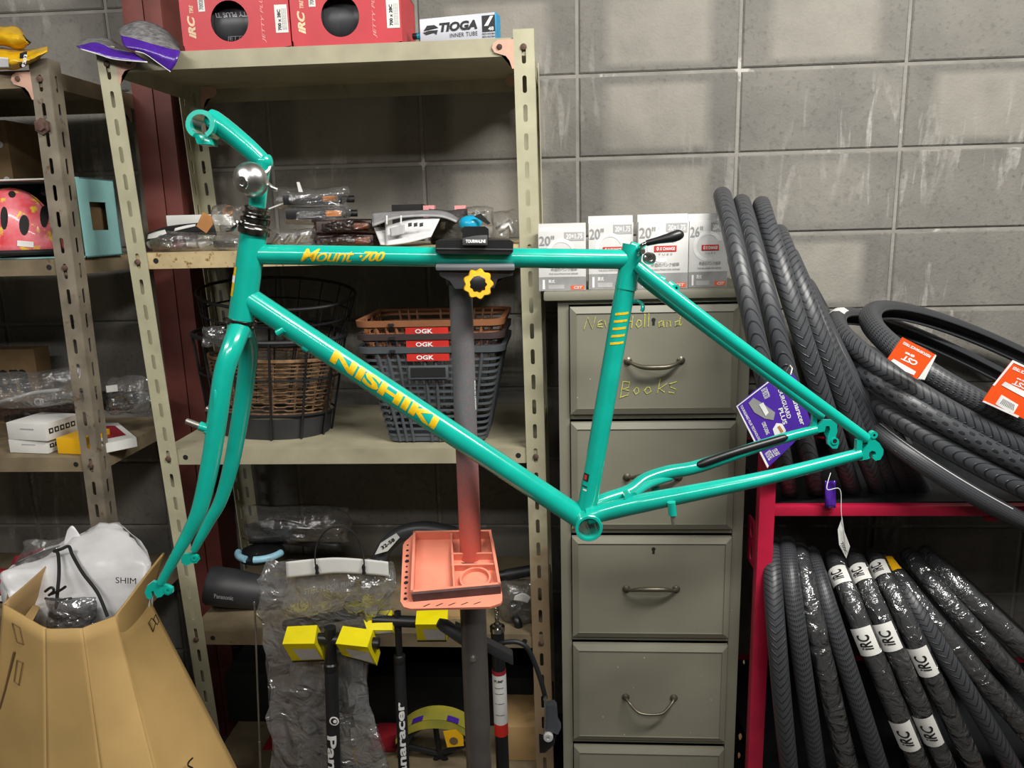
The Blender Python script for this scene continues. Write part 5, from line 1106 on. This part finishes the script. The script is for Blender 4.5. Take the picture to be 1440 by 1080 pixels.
for k in range(0, 60, 3): MB().tube([T2[k], T2[k].lerp(B2[k], .9)], .0014, 5).build('wire', 'black_plastic', o)
o = thing('wicker_basket', V(at(384, 570, -.25).x, -.25, Z3+.02), 'brown woven wicker basket inside the black wire baskets', 'basket', 'bicycle baskets on the third shelf')
T4, B4 = ringp(384, 500, 92, 9, -.26, .112, 96), ringp(384, 574, 78, 9, -.26, .092, 96); cN = sum(T4, V())/96
m = MB()
for j in range(15):
    R_ = lerp_ring(T4, B4, j/14); R_ = [p+(p-cN).normalized()*.0016*(1 if ((k//3)+j) % 2 else -1) for k, p in enumerate(R_)]; m.tube(R_, .0019, 5, closed=True)
w_ = m.build('woven_wall', 'wicker', o); w_['kind'] = 'stuff'
for k in range(0, 96, 6): MB().tube([T4[k], B4[k]], .0022, 5).build('stake', 'wicker', o)
MB().tube([p+(p-cN).normalized()*.002 for p in T4], .0045, 6, closed=True).build('braided_rim', 'wicker', o); MB().tube([p+(p-cN).normalized()*.002 for p in B4], .004, 6, closed=True).build('braided_base', 'wicker', o)
b_ = bag('parts_bag', 'silvery film bag beneath the left end of the strapped basket rim', 'bag', 280, 460, 312, 490, -.385, .03, 'tyre_wrap', None, 3.3)
# plastic shopping baskets, nested
a, b = at(504, 490, -.42), at(706, 484, -.42); zr = (a.z+b.z)/2; bx0, bx1, by0, by1 = a.x, b.x, -.425, -.17; zb_ = Z3+.004
GO = 'nested plastic bicycle baskets on the third shelf'
def pbasket(dz, matn, label, full=True):
    o = thing('plastic_basket', ((bx0+bx1)/2, (by0+by1)/2, zb_+dz), label, 'basket', GO); ins = .046; h = zr-zb_
    def corner(x, y, t): # t 0 top, 1 bottom
        cx_, cy_ = (bx0+bx1)/2, (by0+by1)/2; kx = 1-ins*t/((bx1-bx0)/2); ky = 1-.035*t/((by1-by0)/2); return V(cx_+(x-cx_)*kx, cy_+(y-cy_)*ky, zr+dz-h*t)
    def loop(t, n=8, r=.03):
        out = []
        for (x, y, sx, sy) in ((bx0, by0, 1, 1), (bx1, by0, -1, 1), (bx1, by1, -1, -1), (bx0, by1, 1, -1)):
            c = V(x+sx*r, y+sy*r, 0); a0 = math.atan2(-sy, -sx)
            for k in range(n+1):
                q = a0-PI/4+PI/2*k/n; out.append(corner(c.x+r*math.cos(q), c.y+r*math.sin(q), t))
        return out
    R0 = loop(0); m = MB(); c0_ = V((bx0+bx1)/2, (by0+by1)/2, 0)
    prof = [(0, .006), (.012, .006), (.012, 0), (-.002, 0)]
    def off(p, d): v = V(p.x-c0_.x, p.y-c0_.y, 0).normalized(); return p+v*d
    n = len(R0); vs_ = []
    for dzz, dd in ((-.013, .006), (0, .008), (.0, -.004), (-.006, -.004)): vs_ += [off(p, dd)+V(0, 0, dzz) for p in R0]
    m.add(vs_, [(i*n+k, i*n+(k+1) % n, ((i+1) % 4)*n+(k+1) % n, ((i+1) % 4)*n+k) for i in range(4) for k in range(n)]); m.build('rim', matn, o)
    N = 15 if full else 6; m = MB()
    for j in range(1, N):
        t = j/15; L_ = loop(t); n = len(L_)
        for k in range(n): 
            p, q = L_[k], L_[(k+1) % n]; v = V(p.x-c0_.x, p.y-c0_.y, 0).normalized()*.003
            m.add([p-V(0, 0, .0026), q-V(0, 0, .0026), q+V(0, 0, .0026), p+V(0, 0, .0026), p-V(0, 0, .0026)-v, q-V(0, 0, .0026)-v, q+V(0, 0, .0026)-v, p+V(0, 0, .0026)-v], [(0, 1, 2, 3), (7, 6, 5, 4), (3, 2, 6, 7), (1, 0, 4, 5)])
    m.build('lattice_bars', matn, o)['kind'] = 'stuff'
    te = 1 if full else .4
    for f_ in (.13, .20, .27, .46, .54, .73, .80, .87):
        x = bx0+(bx1-bx0)*f_; MB().tube([corner(x, by0-.001, 0), corner(x, by0-.001, te)], .0034, 6).build('upright_bar', matn, o)
        MB().tube([corner(x, by1, 0), corner(x, by1, te)], .0034, 6).build('upright_bar', matn, o)
    for f_ in (.2, .3, .5, .7, .8):
        y = by0+(by1-by0)*f_
        for x in (bx0, bx1): MB().tube([corner(x, y, 0), corner(x, y, te)], .0034, 6).build('upright_bar', matn, o)
    if full:
        m = MB(); L_ = loop(1); m.add(L_+[p+V(0, 0, .012) for p in L_], [(k, (k+1) % len(L_), len(L_)+(k+1) % len(L_), len(L_)+k) for k in range(len(L_))]+[tuple(range(len(L_)))]); m.build('base', matn, o)
        # handle slot frame
        f0 = at(573, 515, by0-.004); f1 = at(633, 533, by0+.0); 
        MB().obox(V(f0.x, by0-.002, f1.z), V(.088, 0, 0), V(0, .008, 0), V(0, .0, f0.z-f1.z), .003).build('slot_frame', matn, o); MB().obox(V(f0.x+.006, by0-.0035, f1.z+.006), V(.076, 0, 0), V(0, .003, 0), V(0, 0, f0.z-f1.z-.010)).build('slot_opening', 'matt_black', o)
    ny = by0-.009
    MB().obox(V(at(545, 450, ny).x, ny, zr+dz-.011), V(.012, 0, 0), V(0, .003, 0), V(0, 0, .006)).build('rim_hole', 'matt_black', o)
    px0 = at(569, 460, ny).x; L = MB().obox(V(px0, by0-.003, zr+dz-.0305), V(.092, 0, 0), V(0, .004, 0), V(0, 0, .0155)).build('maker_plate', 'red_print', o)
    lettering('OGK', quad_fn(V(px0+.021, by0-.0034, zr+dz-.0275), V(.038, 0, 0), V(0, 0, .0095)), 'white_print', o, .03)
pbasket(0, 'grey_basket_plastic', 'grey plastic basket at the bottom of the nested stack')
pbasket(.0285, 'plum_basket_plastic', 'dark brown plastic basket in the middle of the nested stack', False)
pbasket(.057, 'brown_basket_plastic', 'tan brown plastic basket on top of the nested stack', False)
# ================================================================== fourth shelf
o = thing('battery_pack_wrap', at(320, 860, -.36), 'dark smoked bottle shaped pack lying on the fourth shelf', 'pack')
p0, p1 = at(290, 822, -.33), at(400, 838, -.30); d = (p1-p0).normalized()
MB().lathe(p0, d, [(0, .030), (.003, .044), (.010, .048), (.06, .048), (.12, .043), (.19, .038)], 32).build('sleeve', 'charcoal_plastic', o)
lettering('Panasonic', lambda u, v: at(301+27*u, 841-(-2)*u-6*v+1.5*u, -.385), 'silver_print', o, .01)
o = thing('saddle', at(368, 785, -.25), 'black saddle with light blue edges on the fourth shelf', 'saddle')
m = MB(); m.lathe(at(368, 778, -.24), (0, 0, 1), [(-.014, .045), (-.008, .056), (.004, .058), (.010, .05), (.012, .03)], 30); m.build('body', 'black_plastic', o)
for q0, q1 in ((3.35, 4.35), (4.75, 6.05)): MB().tube([at(368, 775, -.24)+V(.0575*math.cos(q0+(q1-q0)*k/10), .0575*math.sin(q0+(q1-q0)*k/10), .002) for k in range(11)], .009, 10).build('edge_pad', 'light_blue', o)
o = bag('saddle_bag', 'clear bag around a dark saddle at the back of the fourth shelf', 'bag', 328, 722, 482, 772, -.24, .12, 'clear_film', None, 2.9, slant=4, crump=.14); sheet_obj('saddle_top', [[(345, 742), (400, 735), (470, 758)], [(350, 760), (410, 762), (480, 770)]], [-.12, -.20], 'charcoal_plastic', o, .02)
o = thing('folded_tire', at(560, 800, -.24), 'black rolled tire with a white size sticker on the fourth shelf', 'tire'); MB().tube(spline([at(530, 795, -.24), at(543, 768, -.24), at(566, 750, -.24), at(600, 744, -.24), at(640, 752, -.24)], 6), .020, 14).build('roll', 'tyre_bead', o)
MB().prism([at(x, y, -.272) for x, y in ((527, 780), (535, 764), (557, 750), (562, 756), (545, 775))], V(0, .002, 0)).build('size_sticker', 'white_card', o, smooth=0); lettering('32-58', lambda u, v: at(538+18*u-3*v, 773-13*u-4*v, -.2735), 'black_print', o, .03)
o = bag('brake_lever_bag', 'clear bag with a black brake lever on the fourth shelf by the right post', 'bag', 700, 826, 750, 890, -.40, .08, 'clear_film', None, 6.6)
MB().tube(spline([at(722, 848, -.37), at(720, 862, -.37), at(727, 873, -.40), at(731, 890, -.40)], 4), .010, 10).build('brake_lever', 'black_plastic', o); MB().lathe(at(724, 861, -.41), (0, -1, 0), [(0, .004), (.003, .003)], 12).build('lever_bolt', 'alloy', o); sheet_obj('paper_label', [[(724, 838), (736, 834), (747, 840)], [(722, 844), (734, 846), (742, 848)]], [-.405, -.405], 'white_card', o)
o = thing('handlebar', at(720, 815, -.36), 'black tube end lying on the fourth shelf behind the tray', 'tube'); MB().tube([at(690, 812, -.36), at(738, 804, -.36)], .012, 14).build('tube', 'black_plastic', o); MB().tube([at(712, 808.5, -.36), at(748, 802, -.36)], .0135, 14).build('grip', 'satin_black', o)
# ================================================================== floor pumps and the rest below
FY = -.56
def pump_card(name, label, top, low, Y0, Y1, Y2_):
    o = thing(name, at(low[2][0], low[2][1], Y2_), label, 'carton', 'yellow cartons on the pump handles')
    A = [at(top[0][0], top[0][1], Y0), at(top[1][0], top[1][1], Y0), at(top[2][0], top[2][1], Y1), at(top[3][0], top[3][1], Y1)]
    B = [A[3], A[2], at(low[2][0], low[2][1], Y2_), at(low[3][0], low[3][1], Y2_)]
    for nm, Q in (('top_panel', A), ('front_panel', B)):
        n_ = (Q[1]-Q[0]).cross(Q[2]-Q[0]).normalized()*.0012; MB().prism(Q, n_).build(nm, 'yellow_card', o, smooth=0)
    BB_ = [p+V(0, .03, 0) for p in B[2:]]; MB().prism([B[3], B[2], BB_[0]+V(0, 0, .004), BB_[1]+V(0, 0, .004)], V(0, 0, -.001)).build('under_panel', 'matt_black', o, smooth=0)
    side = [A[1], A[2], B[2], B[2]+V(0, .035, .01)]; MB().prism(side, (A[1]-A[0]).normalized()*-.001).build('side_panel', 'yellow_card', o, smooth=0)
    f = lambda u, v: (B[3]+(B[2]-B[3])*u)*(1-v)+(B[0]+(B[1]-B[0])*u)*v+V(0, -.0016, .0002)
    m = MB(); m.add([f(.30, .12), f(.95, .12), f(.95, .72), f(.22, .72)], [(0, 1, 2, 3)]); m.build('white_field', 'pale_card', o, smooth=0)
    m = MB(); m.add([f(.0, .02), f(1, .02), f(1, .08), f(0, .08)], [(0, 1, 2, 3)]); m.build('black_line', 'black_print', o, smooth=0)
    return o
def pump(name, label, ptop, pbot, Y, r_rod, r_bar, yjoin, handle, word, rev):
    T_, B_ = at(*ptop, Y), at(*pbot, Y); d = (B_-T_); B0_ = T_+d*(T_.z-.03)/(T_.z-B_.z); o = thing(name, V(B0_.x, B0_.y, 0), label, 'floor pump', 'black floor pumps')
    J = T_+d*((yjoin-ptop[1])/(pbot[1]-ptop[1])); MB().tube([T_, J], r_rod, 18).build('rod', 'black_plastic', o); MB().tube([J, B0_], r_bar, 24).build('barrel', 'satin_black', o); MB().lathe(J, d, [(-.012, r_bar*.8), (-.008, r_bar*1.06), (.006, r_bar*1.06), (.008, r_bar)], 24).build('collar', 'black_plastic', o)
    hL, hR = at(*handle[0], Y), at(*handle[1], Y); MB().tube([hL, hR], .0125, 16).build('handle', 'black_plastic', o); MB().box((B0_.x, B0_.y, .015), .22, .05, .03, 0, .006).build('foot', 'black_plastic', o)
    if word:
        y0, y1 = word[1:]; A = T_+d*((y0-ptop[1])/(pbot[1]-ptop[1])); E_ = T_+d*((y1-ptop[1])/(pbot[1]-ptop[1])); dn = d.normalized(); s_ = V(1, 0, 0)
        fn = lambda u, v: (A+(E_-A)*u if not rev else E_+(A-E_)*u)+(V(0, -1, 0)*math.cos((v-.5)*1.5)+s_*math.sin((v-.5)*1.5)*(-1 if rev else 1))*(r_bar+.0006)
        lettering(word[0], fn, 'white_print', o, .03, 0, 1, 6)
    return o
pa = pump('floor_pump', 'black floor pump lettered in white reading downward, left of the stand', (464, 882), (470, 1080), FY-.02, .0125, .0145, 936, ((447, 898), (533, 905)), ('Panaracer', 1028, 1172), False)
p_ = at(470, 1014, FY-.036); MB().lathe(p_, (0, -1, 0), [(0, .0105), (.0006, .0105)], 24).build('logo_disc', 'white_print', pa); MB().lathe(p_+V(0, -.0007, 0), (0, -1, 0), [(0, .0075), (.0006, .0075)], 24).build('logo_disc', 'black_print', pa); MB().lathe(p_+V(.002, -.0014, 0), (0, -1, 0), [(0, .004), (.0006, .004)], 20).build('logo_disc', 'white_print', pa)
pb_ = pump('floor_pump', 'black floor pump lettered in white reading upward, beside the stand', (559, 860), (568, 1080), FY+.02, .0075, .0125, 925, ((525, 872), (618, 876)), ('Panaracer', 980, 1098), True)
pump_card('handle_carton', 'yellow carton on the left grip of the front pump', [(404, 881), (446, 879), (442, 905), (397, 905.5)], [0, 0, (457, 929), (412, 931)], FY-.01, FY-.055, FY-.02)
pump_card('handle_carton', 'yellow carton with a grey stripe on the right grip of the front pump', [(482, 880), (525, 886), (517, 910), (472, 905)], [0, 0, (530, 936), (482, 922)], FY-.01, FY-.055, FY-.02)
pump_card('handle_carton', 'plain yellow carton on the left grip of the rear pump', [(508, 861), (551, 858), (552, 886), (516, 886)], [0, 0, (553, 890), (526, 892)], FY+.03, FY-.005, FY+.0)
pump_card('handle_carton', 'yellow carton next to the stand under the salmon tray', [(586, 859), (630, 857), (629, 878), (584, 878)], [0, 0, (628, 902), (587, 902)], FY+.03, FY-.01, FY+.02)
# bagged pump with white header
o = thing('bagged_floor_pump', V(at(460, 1080, FY).x, FY+.04, 0), 'floor pump packed in a clear bag with white header and cord handle', 'floor pump')
rows = [[(374, 790), (420, 787), (475, 784), (530, 788), (554, 790)], [(364, 836), (410, 842), (470, 832), (530, 836), (557, 822)], [(371, 900), (420, 905), (470, 898), (512, 890), (536, 880)], [(378, 990), (420, 990), (460, 990), (500, 985), (516, 970)], [(386, 1085), (420, 1090), (460, 1090), (510, 1090), (548, 1085)], [(392, 1260), (420, 1260), (460, 1260), (520, 1260), (560, 1260)]]
sheet_obj('bag_front', rows, [FY+.01, FY-.005, FY+.02, FY+.01, FY+.0, FY], 'pump_bag_film', o, 0, amp=.016, flat=30); sheet_obj('bag_back', rows, [FY+.025, FY+.08, FY+.09, FY+.09, FY+.09, FY+.08], 'pump_bag_film', o, 0, amp=.004, seed=3)
sheet_obj('header_card', [[(402, 790), (440, 786), (475, 784), (520, 787), (546, 790)], [(403, 813), (440, 809), (475, 806), (520, 808), (547, 811)]], [FY-.008, FY-.012], 'white_card', o, .001)
MB().tube(spline([at(445, 802, FY-.016), at(443, 785, FY-.014), at(446, 765, FY), at(460, 745, FY), at(480, 741, FY), at(498, 750, FY), at(508, 770, FY), at(512, 790, FY-.014), at(511, 802, FY-.016)], 6), .0016, 8).build('cord_handle', 'matt_black', o)
for x in (445, 511): MB().lathe(at(x, 794, FY-.016), (0, 0, -1), [(0, .002), (.006, .0042), (.014, .003), (.020, .0045), (.022, .002)], 10).build('cord_stop', 'matt_black', o)
lettering('STEEL FLOOR PUMP', lambda u, v: at(428+71*u, 836-13*u-8*v*(1-.1*u), FY-.026), 'silver_print', o, .01, 0, 1.1)
MB().tube([at(440, 900, FY+.05), at(446, 1085, FY+.05)], .016, 16).build('barrel', 'dark_grey_plastic', o); MB().tube([at(400, 880, FY+.05), at(500, 862, FY+.05)], .012, 12).build('handle', 'charcoal_plastic', o)
MB().tube(spline([at(425, 960, FY+.03), at(400, 1000, FY+.03), at(415, 1060, FY+.03)], 5), .004, 8).build('hose', 'dark_grey_plastic', o); MB().lathe(at(500, 850, FY+.04), (0, -1, 0), [(0, .024), (.014, .024), (.016, .018)], 24).build('gauge', 'mid_grey_print', o)
MB().tube([at(497, 1052, FY+.02), at(502, 1075, FY+.02)], .004, 8).build('yellow_clip', 'amber_card', o)
# pump with chrome spring, right of the stand
o = thing('floor_pump', V(at(704, 1080, FY).x, FY, 0), 'black floor pump with white label and chrome spring right of the stand', 'floor pump', 'black floor pumps')
T_, B_ = at(698, 850, FY), at(707, 1080, FY); B0_ = T_+(B_-T_)*(T_.z-.03)/(T_.z-B_.z); dd = (B_-T_).normalized()
def pt_(y): return T_+(B_-T_)*((y-850)/230)
m = MB(); n = 90; L_ = (pt_(880)-pt_(846)); MB().tube([pt_(846)+L_*(k/n)+V(math.cos(k*.8)*.0042, math.sin(k*.8)*.0042, 0) for k in range(n+1)], .0011, 5).build('spring', 'chrome', o); MB().tube([pt_(846), pt_(882)], .0034, 10).build('rod', 'chrome', o)
MB().lathe(pt_(876), dd, [(0, .008), (.004, .010), (.006, .016), (.016, .016), (.017, .013)], 24).build('collar', 'chrome', o); MB().tube([pt_(886), B0_], .0145, 24).build('barrel', 'black_plastic', o)
MB().tube([pt_(943), pt_(1012)], .0152, 24).build('label_sleeve', 'pale_card', o); MB().tube([pt_(1012), pt_(1029)], .0153, 24).build('red_sleeve', 'red_print', o); MB().tube([pt_(938), pt_(943)], .0153, 24).build('red_ring', 'dark_red', o)
for k, (w_, y_) in enumerate((('PUMP', 952), ('–––– ––– –––', 960), ('––– ––––', 968), ('– –––', 982), ('–––– ––––', 998))): lettering(w_, (lambda y_, k: lambda u, v: pt_(y_)+V(math.sin((u-.5)*1.3), -math.cos((u-.5)*1.3), 0)*.0158+V(0, 0, (.006 if k == 0 else .0012)*v))(y_, k), 'black_print', o, .02)
MB().box((B0_.x, B0_.y, .015), .20, .06, .03, 0, .006).build('foot', 'black_plastic', o)
MB().tube(spline([at(700, 906, FY-.012), at(712, 903, FY-.02), at(728, 903, FY-.02), at(742, 912, FY-.02), at(753, 935, FY-.02), at(762, 962, FY-.02), at(767, 982, FY-.02)], 6), .0052, 10).build('hose', 'satin_black', o)
HY = FY-.03
MB().prism([at(x/4.5+560, y/4.5+840, HY) for x, y in ((935, 690), (985, 680), (1003, 700), (1010, 790), (1030, 830), (1010, 870), (960, 850), (930, 840))], V(0, .018, 0)).build('pump_head', 'dark_grey_plastic', o, smooth=0); MB().tube([at(767, 981, HY-.002), at(766, 1030, HY-.002)], .0022, 8).build('head_lever', 'chrome', o); MB().lathe(at(766.5, 981, HY), (0, -1, 0), [(0, .004), (.006, .004)], 12).build('lever_pin', 'chrome', o)
MB().lathe(at(771, 1035, HY), (0, -1, 0), [(0, .0105), (.006, .0105), (.008, .009), (.008, .004), (.006, .0035)], 20).build('nozzle', 'mid_grey_print', o); MB().prism([at(x/4.5+560, y/4.5+840, HY+.006) for x, y in ((890, 890), (930, 900), (985, 900), (990, 930), (930, 985), (895, 985))], V(0, .014, 0)).build('head_base', 'black_plastic', o, smooth=0)
# goods and an added darkening box on the lowest shelf behind the pumps
o = thing('packed_wheel', at(610, 1120, -.40), 'small wheel with a yellow and purple paper band behind the stand', 'wheel')
wc = at(618, 1060, -.40); wr = .145
MB().tube([wc+V(wr*.62*math.cos(2*PI*k/48), 0, wr*.62*math.sin(2*PI*k/48)) for k in range(48)], .012, 10, closed=True).build('tire', 'tyre_bead', o)
for k in range(5): MB().tube([wc+V(wr*.6*math.cos(2*PI*k/5+.4), 0, wr*.6*math.sin(2*PI*k/5+.4)), wc], .007, 8).build('spoke', 'black_plastic', o)
MB().grid(lambda u, v: wc+V((wr+.002)*.80*math.cos(.6+2.0*u), -.03+.055*v, (wr*.80)*math.sin(.6+2.0*u)), 30, 1).build('paper_band', 'ochre_band', o)
for u_ in (.25, .62): MB().grid(lambda u, v: wc+V((wr+.004)*.80*math.cos(.6+2.0*(u_+.12*u)), -.031+.02*v, (wr*.80+.002)*math.sin(.6+2.0*(u_+.12*u))), 8, 1).build('purple_stripe', 'purple_card', o)
MB().grid(lambda u, v: wc+V((wr)*.80*math.cos(.6+2.0*u), -.031, (wr*(.80-.16*v))*math.sin(.6+2.0*u)), 30, 1).build('band_face', 'ochre_band', o)
MB().prism([at(x/4.5+560, y/4.5+840, -.47) for x, y in ((285, 850), (365, 840), (410, 880), (415, 940), (310, 950))], V(0, .002, 0)).build('amber_tag', 'amber_card', o, smooth=0); MB().lathe(at(638, 1042, -.4705), (0, -1, 0), [(0, .010), (.0006, .010)], 20).build('tag_hole', 'brown_cardboard', o)
pbox('storage_carton', 'brown carton low down between the pump and the right post', 'carton', 708, 757, 1110, 1022, -.40, .2, 'cardboard_shade', z=Z5+.001)
pbox('storage_carton', 'plain brown carton on the fourth shelf behind the right yellow carton', 'carton', 612, 650, 905, 866, -.37, .08, 'cardboard_shade')
pbox('storage_carton', 'added black box darkening the lowest shelf behind the black pumps', 'carton', 330, 752, 1085, 948, -.27, .18, 'matt_black', z=Z5+.001)  # black box added to turn the pale shelf space dark
pbox('storage_carton', 'red carton low behind the bagged pump', 'carton', 375, 400, 1120, 1062, -.38, .1, 'dark_red', z=Z5+.001)
pbox('storage_carton', 'red carton low between the two black pumps', 'carton', 525, 560, 1120, 1052, -.38, .1, 'dark_red', z=Z5+.001)
o = thing('steel_rod', V(at(368, 1080, FY+.02).x, FY+.02, 0), 'thin bare steel rod standing beside the bagged pump', 'rod'); p0 = at(358, 848, FY+.02); p1 = at(366, 1075, FY+.02); p2 = p0+(p1-p0)*(p0.z-.005)/(p0.z-p1.z); pm_ = p0.lerp(p1, .85); MB().tube([p0, pm_], .0022, 10).build('upper_rod', 'bare_steel', o); MB().tube([pm_, p2], .0032, 10).build('lower_rod', 'bare_steel', o); MB().lathe(p0, (0, 0, 1), [(-.004, .003), (.002, .0034), (.004, .002)], 10).build('tip', 'bare_steel', o)
# ================================================================== tall carton in the foreground
KZ = dict(k=2.842, ox=0, oy=700)
def cz(x, y, Y): return at(x/2.842, y/2.842+700, Y)
cart = thing('bike_carton', V(at(120, 1080, -.8).x, -.75, 0), 'tall creased open cardboard carton at the lower left', 'carton')
A, B, C_, D, Hh_, G, F_ = cz(15, 425, -.84), cz(185, 522, -.90), cz(330, 522, -.91), cz(462, 470, -.86), cz(470, 635, -.88), cz(598, 415, -.74), cz(655, 220, -.72)
def low(p, x, Y):        # the same edge carried on to the floor
    q = cz(x, 1080, Y); t = (p.z-.0)/(p.z-q.z); return p+(q-p)*t
A0, B0, C0, H0, G0 = low(A, -40, -.86), low(B, 190, -.93), low(C_, 405, -.94), low(Hh_, 590, -.92), low(G, 942, -.78)
BLt, BRt = V(A.x-.02, -.56, A.z+.02), cz(585, 425, -.53)
BL0, BR0 = V(A0.x, -.56, 0), low(BRt, 880, -.55)
def panel(nm, pts, matn='cardboard', th=.004, sub=6, amp=.0035, seed=0):
    if len(pts) == 4:
        a, b, c, d = pts; m = MB(); m.grid(lambda u, v: (a+(b-a)*u)*(1-v)+(d+(c-d)*u)*v+noise.noise_vector(((a+(b-a)*u)*(1-v)+(d+(c-d)*u)*v)*9)*amp*min(1, 8*u*(1-u)+.0), 16, 30)
        o = m.build(nm, matn, cart, smooth=60); s_ = o.modifiers.new('board', 'SOLIDIFY'); s_.thickness = th; s_.offset = 0; return o
    n_ = (pts[1]-pts[0]).cross(pts[2]-pts[0]).normalized(); return MB().prism(pts, n_*th).build(nm, matn, cart, smooth=0)
panel('side_panel', [A, B, B0, A0]); panel('front_panel', [B, C_, C0, B0]); 
CD = [C_, D, Hh_, H0]; panel('front_panel', [C_, D.lerp(Hh_, .0), H0, C0]); panel('side_panel', [D.lerp(Hh_, .35), G, G0, H0])
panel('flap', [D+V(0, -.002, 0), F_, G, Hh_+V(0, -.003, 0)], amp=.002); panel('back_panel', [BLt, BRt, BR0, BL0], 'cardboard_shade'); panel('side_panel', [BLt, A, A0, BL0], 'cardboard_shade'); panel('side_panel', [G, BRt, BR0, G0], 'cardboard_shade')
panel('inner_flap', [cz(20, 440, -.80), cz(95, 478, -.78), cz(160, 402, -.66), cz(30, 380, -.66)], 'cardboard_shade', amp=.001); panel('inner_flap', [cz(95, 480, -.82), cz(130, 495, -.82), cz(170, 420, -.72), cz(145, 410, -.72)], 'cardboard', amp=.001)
# printed marks on the carton
def on_plane(x, y, P, Q, S_, lift=.0042):
    n_ = (Q-P).cross(S_-P).normalized(); n_ = n_ if n_.y < 0 else -n_; d = ray(x/2.842, y/2.842+700); return CAM+d*((P+n_*lift-CAM).dot(n_)/d.dot(n_))
def mark(pts, t_=.0012):
    return [p+V(0, -.006, .0) for p in pts]
for q in ([(48, 500), (78, 518), (92, 585), (66, 575)], [(68, 648), (90, 660), (75, 748), (56, 735)]):
    Q = [on_plane(x, y, A, B, B0) for x, y in q]
    for i in range(4): MB().tube([Q[i], Q[(i+1) % 4]], .0009, 5).build('printed_frame', 'brown_cardboard', cart)
MB().tube([on_plane(57, 615, A, B, B0), on_plane(20, 770, A, B, B0), on_plane(0, 840, A, B, B0)], .0022, 6).build('panel_edge', 'brown_cardboard', cart)
for q in ([(595, 500), (606, 480), (622, 500), (612, 535)], [(614, 485), (622, 466), (635, 495), (628, 508)]):
    Q = [cz(x, y, -.783) for x, y in q]
    for i in range(4): MB().tube([Q[i], Q[(i+1) % 4]], .0008, 5).build('printed_sign', 'black_print', cart)
MB().tube(spline([on_plane(x, y, D.lerp(Hh_, .35), G, G0) for x, y in ((770, 1040), (755, 1055), (752, 1070), (770, 1080))], 4), .0016, 6).build('printed_sign', 'black_print', cart)
# white bag and other goods in the carton
o = thing('plastic_sack', cz(330, 520, -.70), 'white plastic sack with black drawcords in the foreground carton', 'sack')
rows = [[(290, 175), (340, 130), (440, 95), (490, 110)], [(150, 250), (260, 205), (420, 160), (520, 155)], [(5, 295), (140, 290), (400, 260), (595, 240)], [(30, 370), (180, 385), (400, 350), (600, 330)], [(60, 440), (190, 480), (400, 490), (600, 450)], [(60, 560), (190, 600), (400, 600), (600, 580)]]
sheet_obj('sack_front', rows, [-.60, -.66, -.715, -.735, -.75, -.72], 'white_film', o, .001, amp=.006, **KZ); sheet_obj('sack_back', [rows[0], [(10, 300), (200, 250), (400, 200), (600, 250)], [(60, 560), (190, 600), (400, 600), (600, 580)]], [-.598, -.58, -.58], 'white_film', o, .001, amp=.006, **KZ)
MB().tube(spline([cz(218, 213, -.695), cz(232, 225, -.705), cz(236, 300, -.742), cz(228, 400, -.765), cz(222, 520, -.775)], 6), .0032, 8).build('drawcord', 'matt_black', o); MB().tube(spline([cz(215, 214, -.695), cz(245, 205, -.695), cz(275, 195, -.69), cz(290, 230, -.71), cz(330, 300, -.742), cz(390, 380, -.76), cz(430, 475, -.775)], 6), .0032, 8).build('drawcord', 'matt_black', o)
lettering('SHIM', lambda u, v: cz(462+82*u, 341+4*u-24*v, -.772), 'black_print', o, .0, .0)
for L in ([(180, 375), (205, 358), (215, 372), (195, 390)], [(205, 385), (240, 370), (262, 355)], [(180, 402), (230, 408), (285, 402)]): MB().tube(spline([cz(x, y, -.768) for x, y in L], 4), .0026, 6).build('printed_emblem', 'black_print', o)
o = thing('packed_part', cz(270, 500, -.76), 'pale grey bagged part under the white sack in the carton', 'bag'); pillow(cz(170, 560, -.79), cz(365, 560, -.79)-cz(170, 560, -.79), cz(170, 415, -.79)-cz(170, 560, -.79), V(0, .03, 0), 'tyre_wrap', 'film', o, seed=2.4); pillow(cz(180, 560, -.775), cz(350, 560, -.775)-cz(180, 560, -.775), cz(180, 430, -.775)-cz(180, 560, -.775), V(0, .02, 0), 'mid_grey_print', 'grey_part', o, seed=5.4)
o = thing('red_parts_bag', cz(150, 260, -.58), 'clear bag with red parts behind the white sack', 'bag'); pillow(cz(20, 330, -.60), cz(320, 300, -.60)-cz(20, 330, -.60), cz(70, 190, -.60)-cz(20, 330, -.60), V(0, .04, 0), 'clear_film', 'film', o, seed=7.4); sheet_obj('red_part', [[(60, 235), (150, 205), (260, 190)], [(40, 290), (150, 270), (280, 230)]], [-.57, -.575], 'dark_red', o, .004, **KZ); sheet_obj('tan_header', [[(270, 130), (290, 112), (320, 150)], [(250, 200), (280, 195), (330, 190)]], [-.61, -.615], 'white_film', o, .002, **KZ)
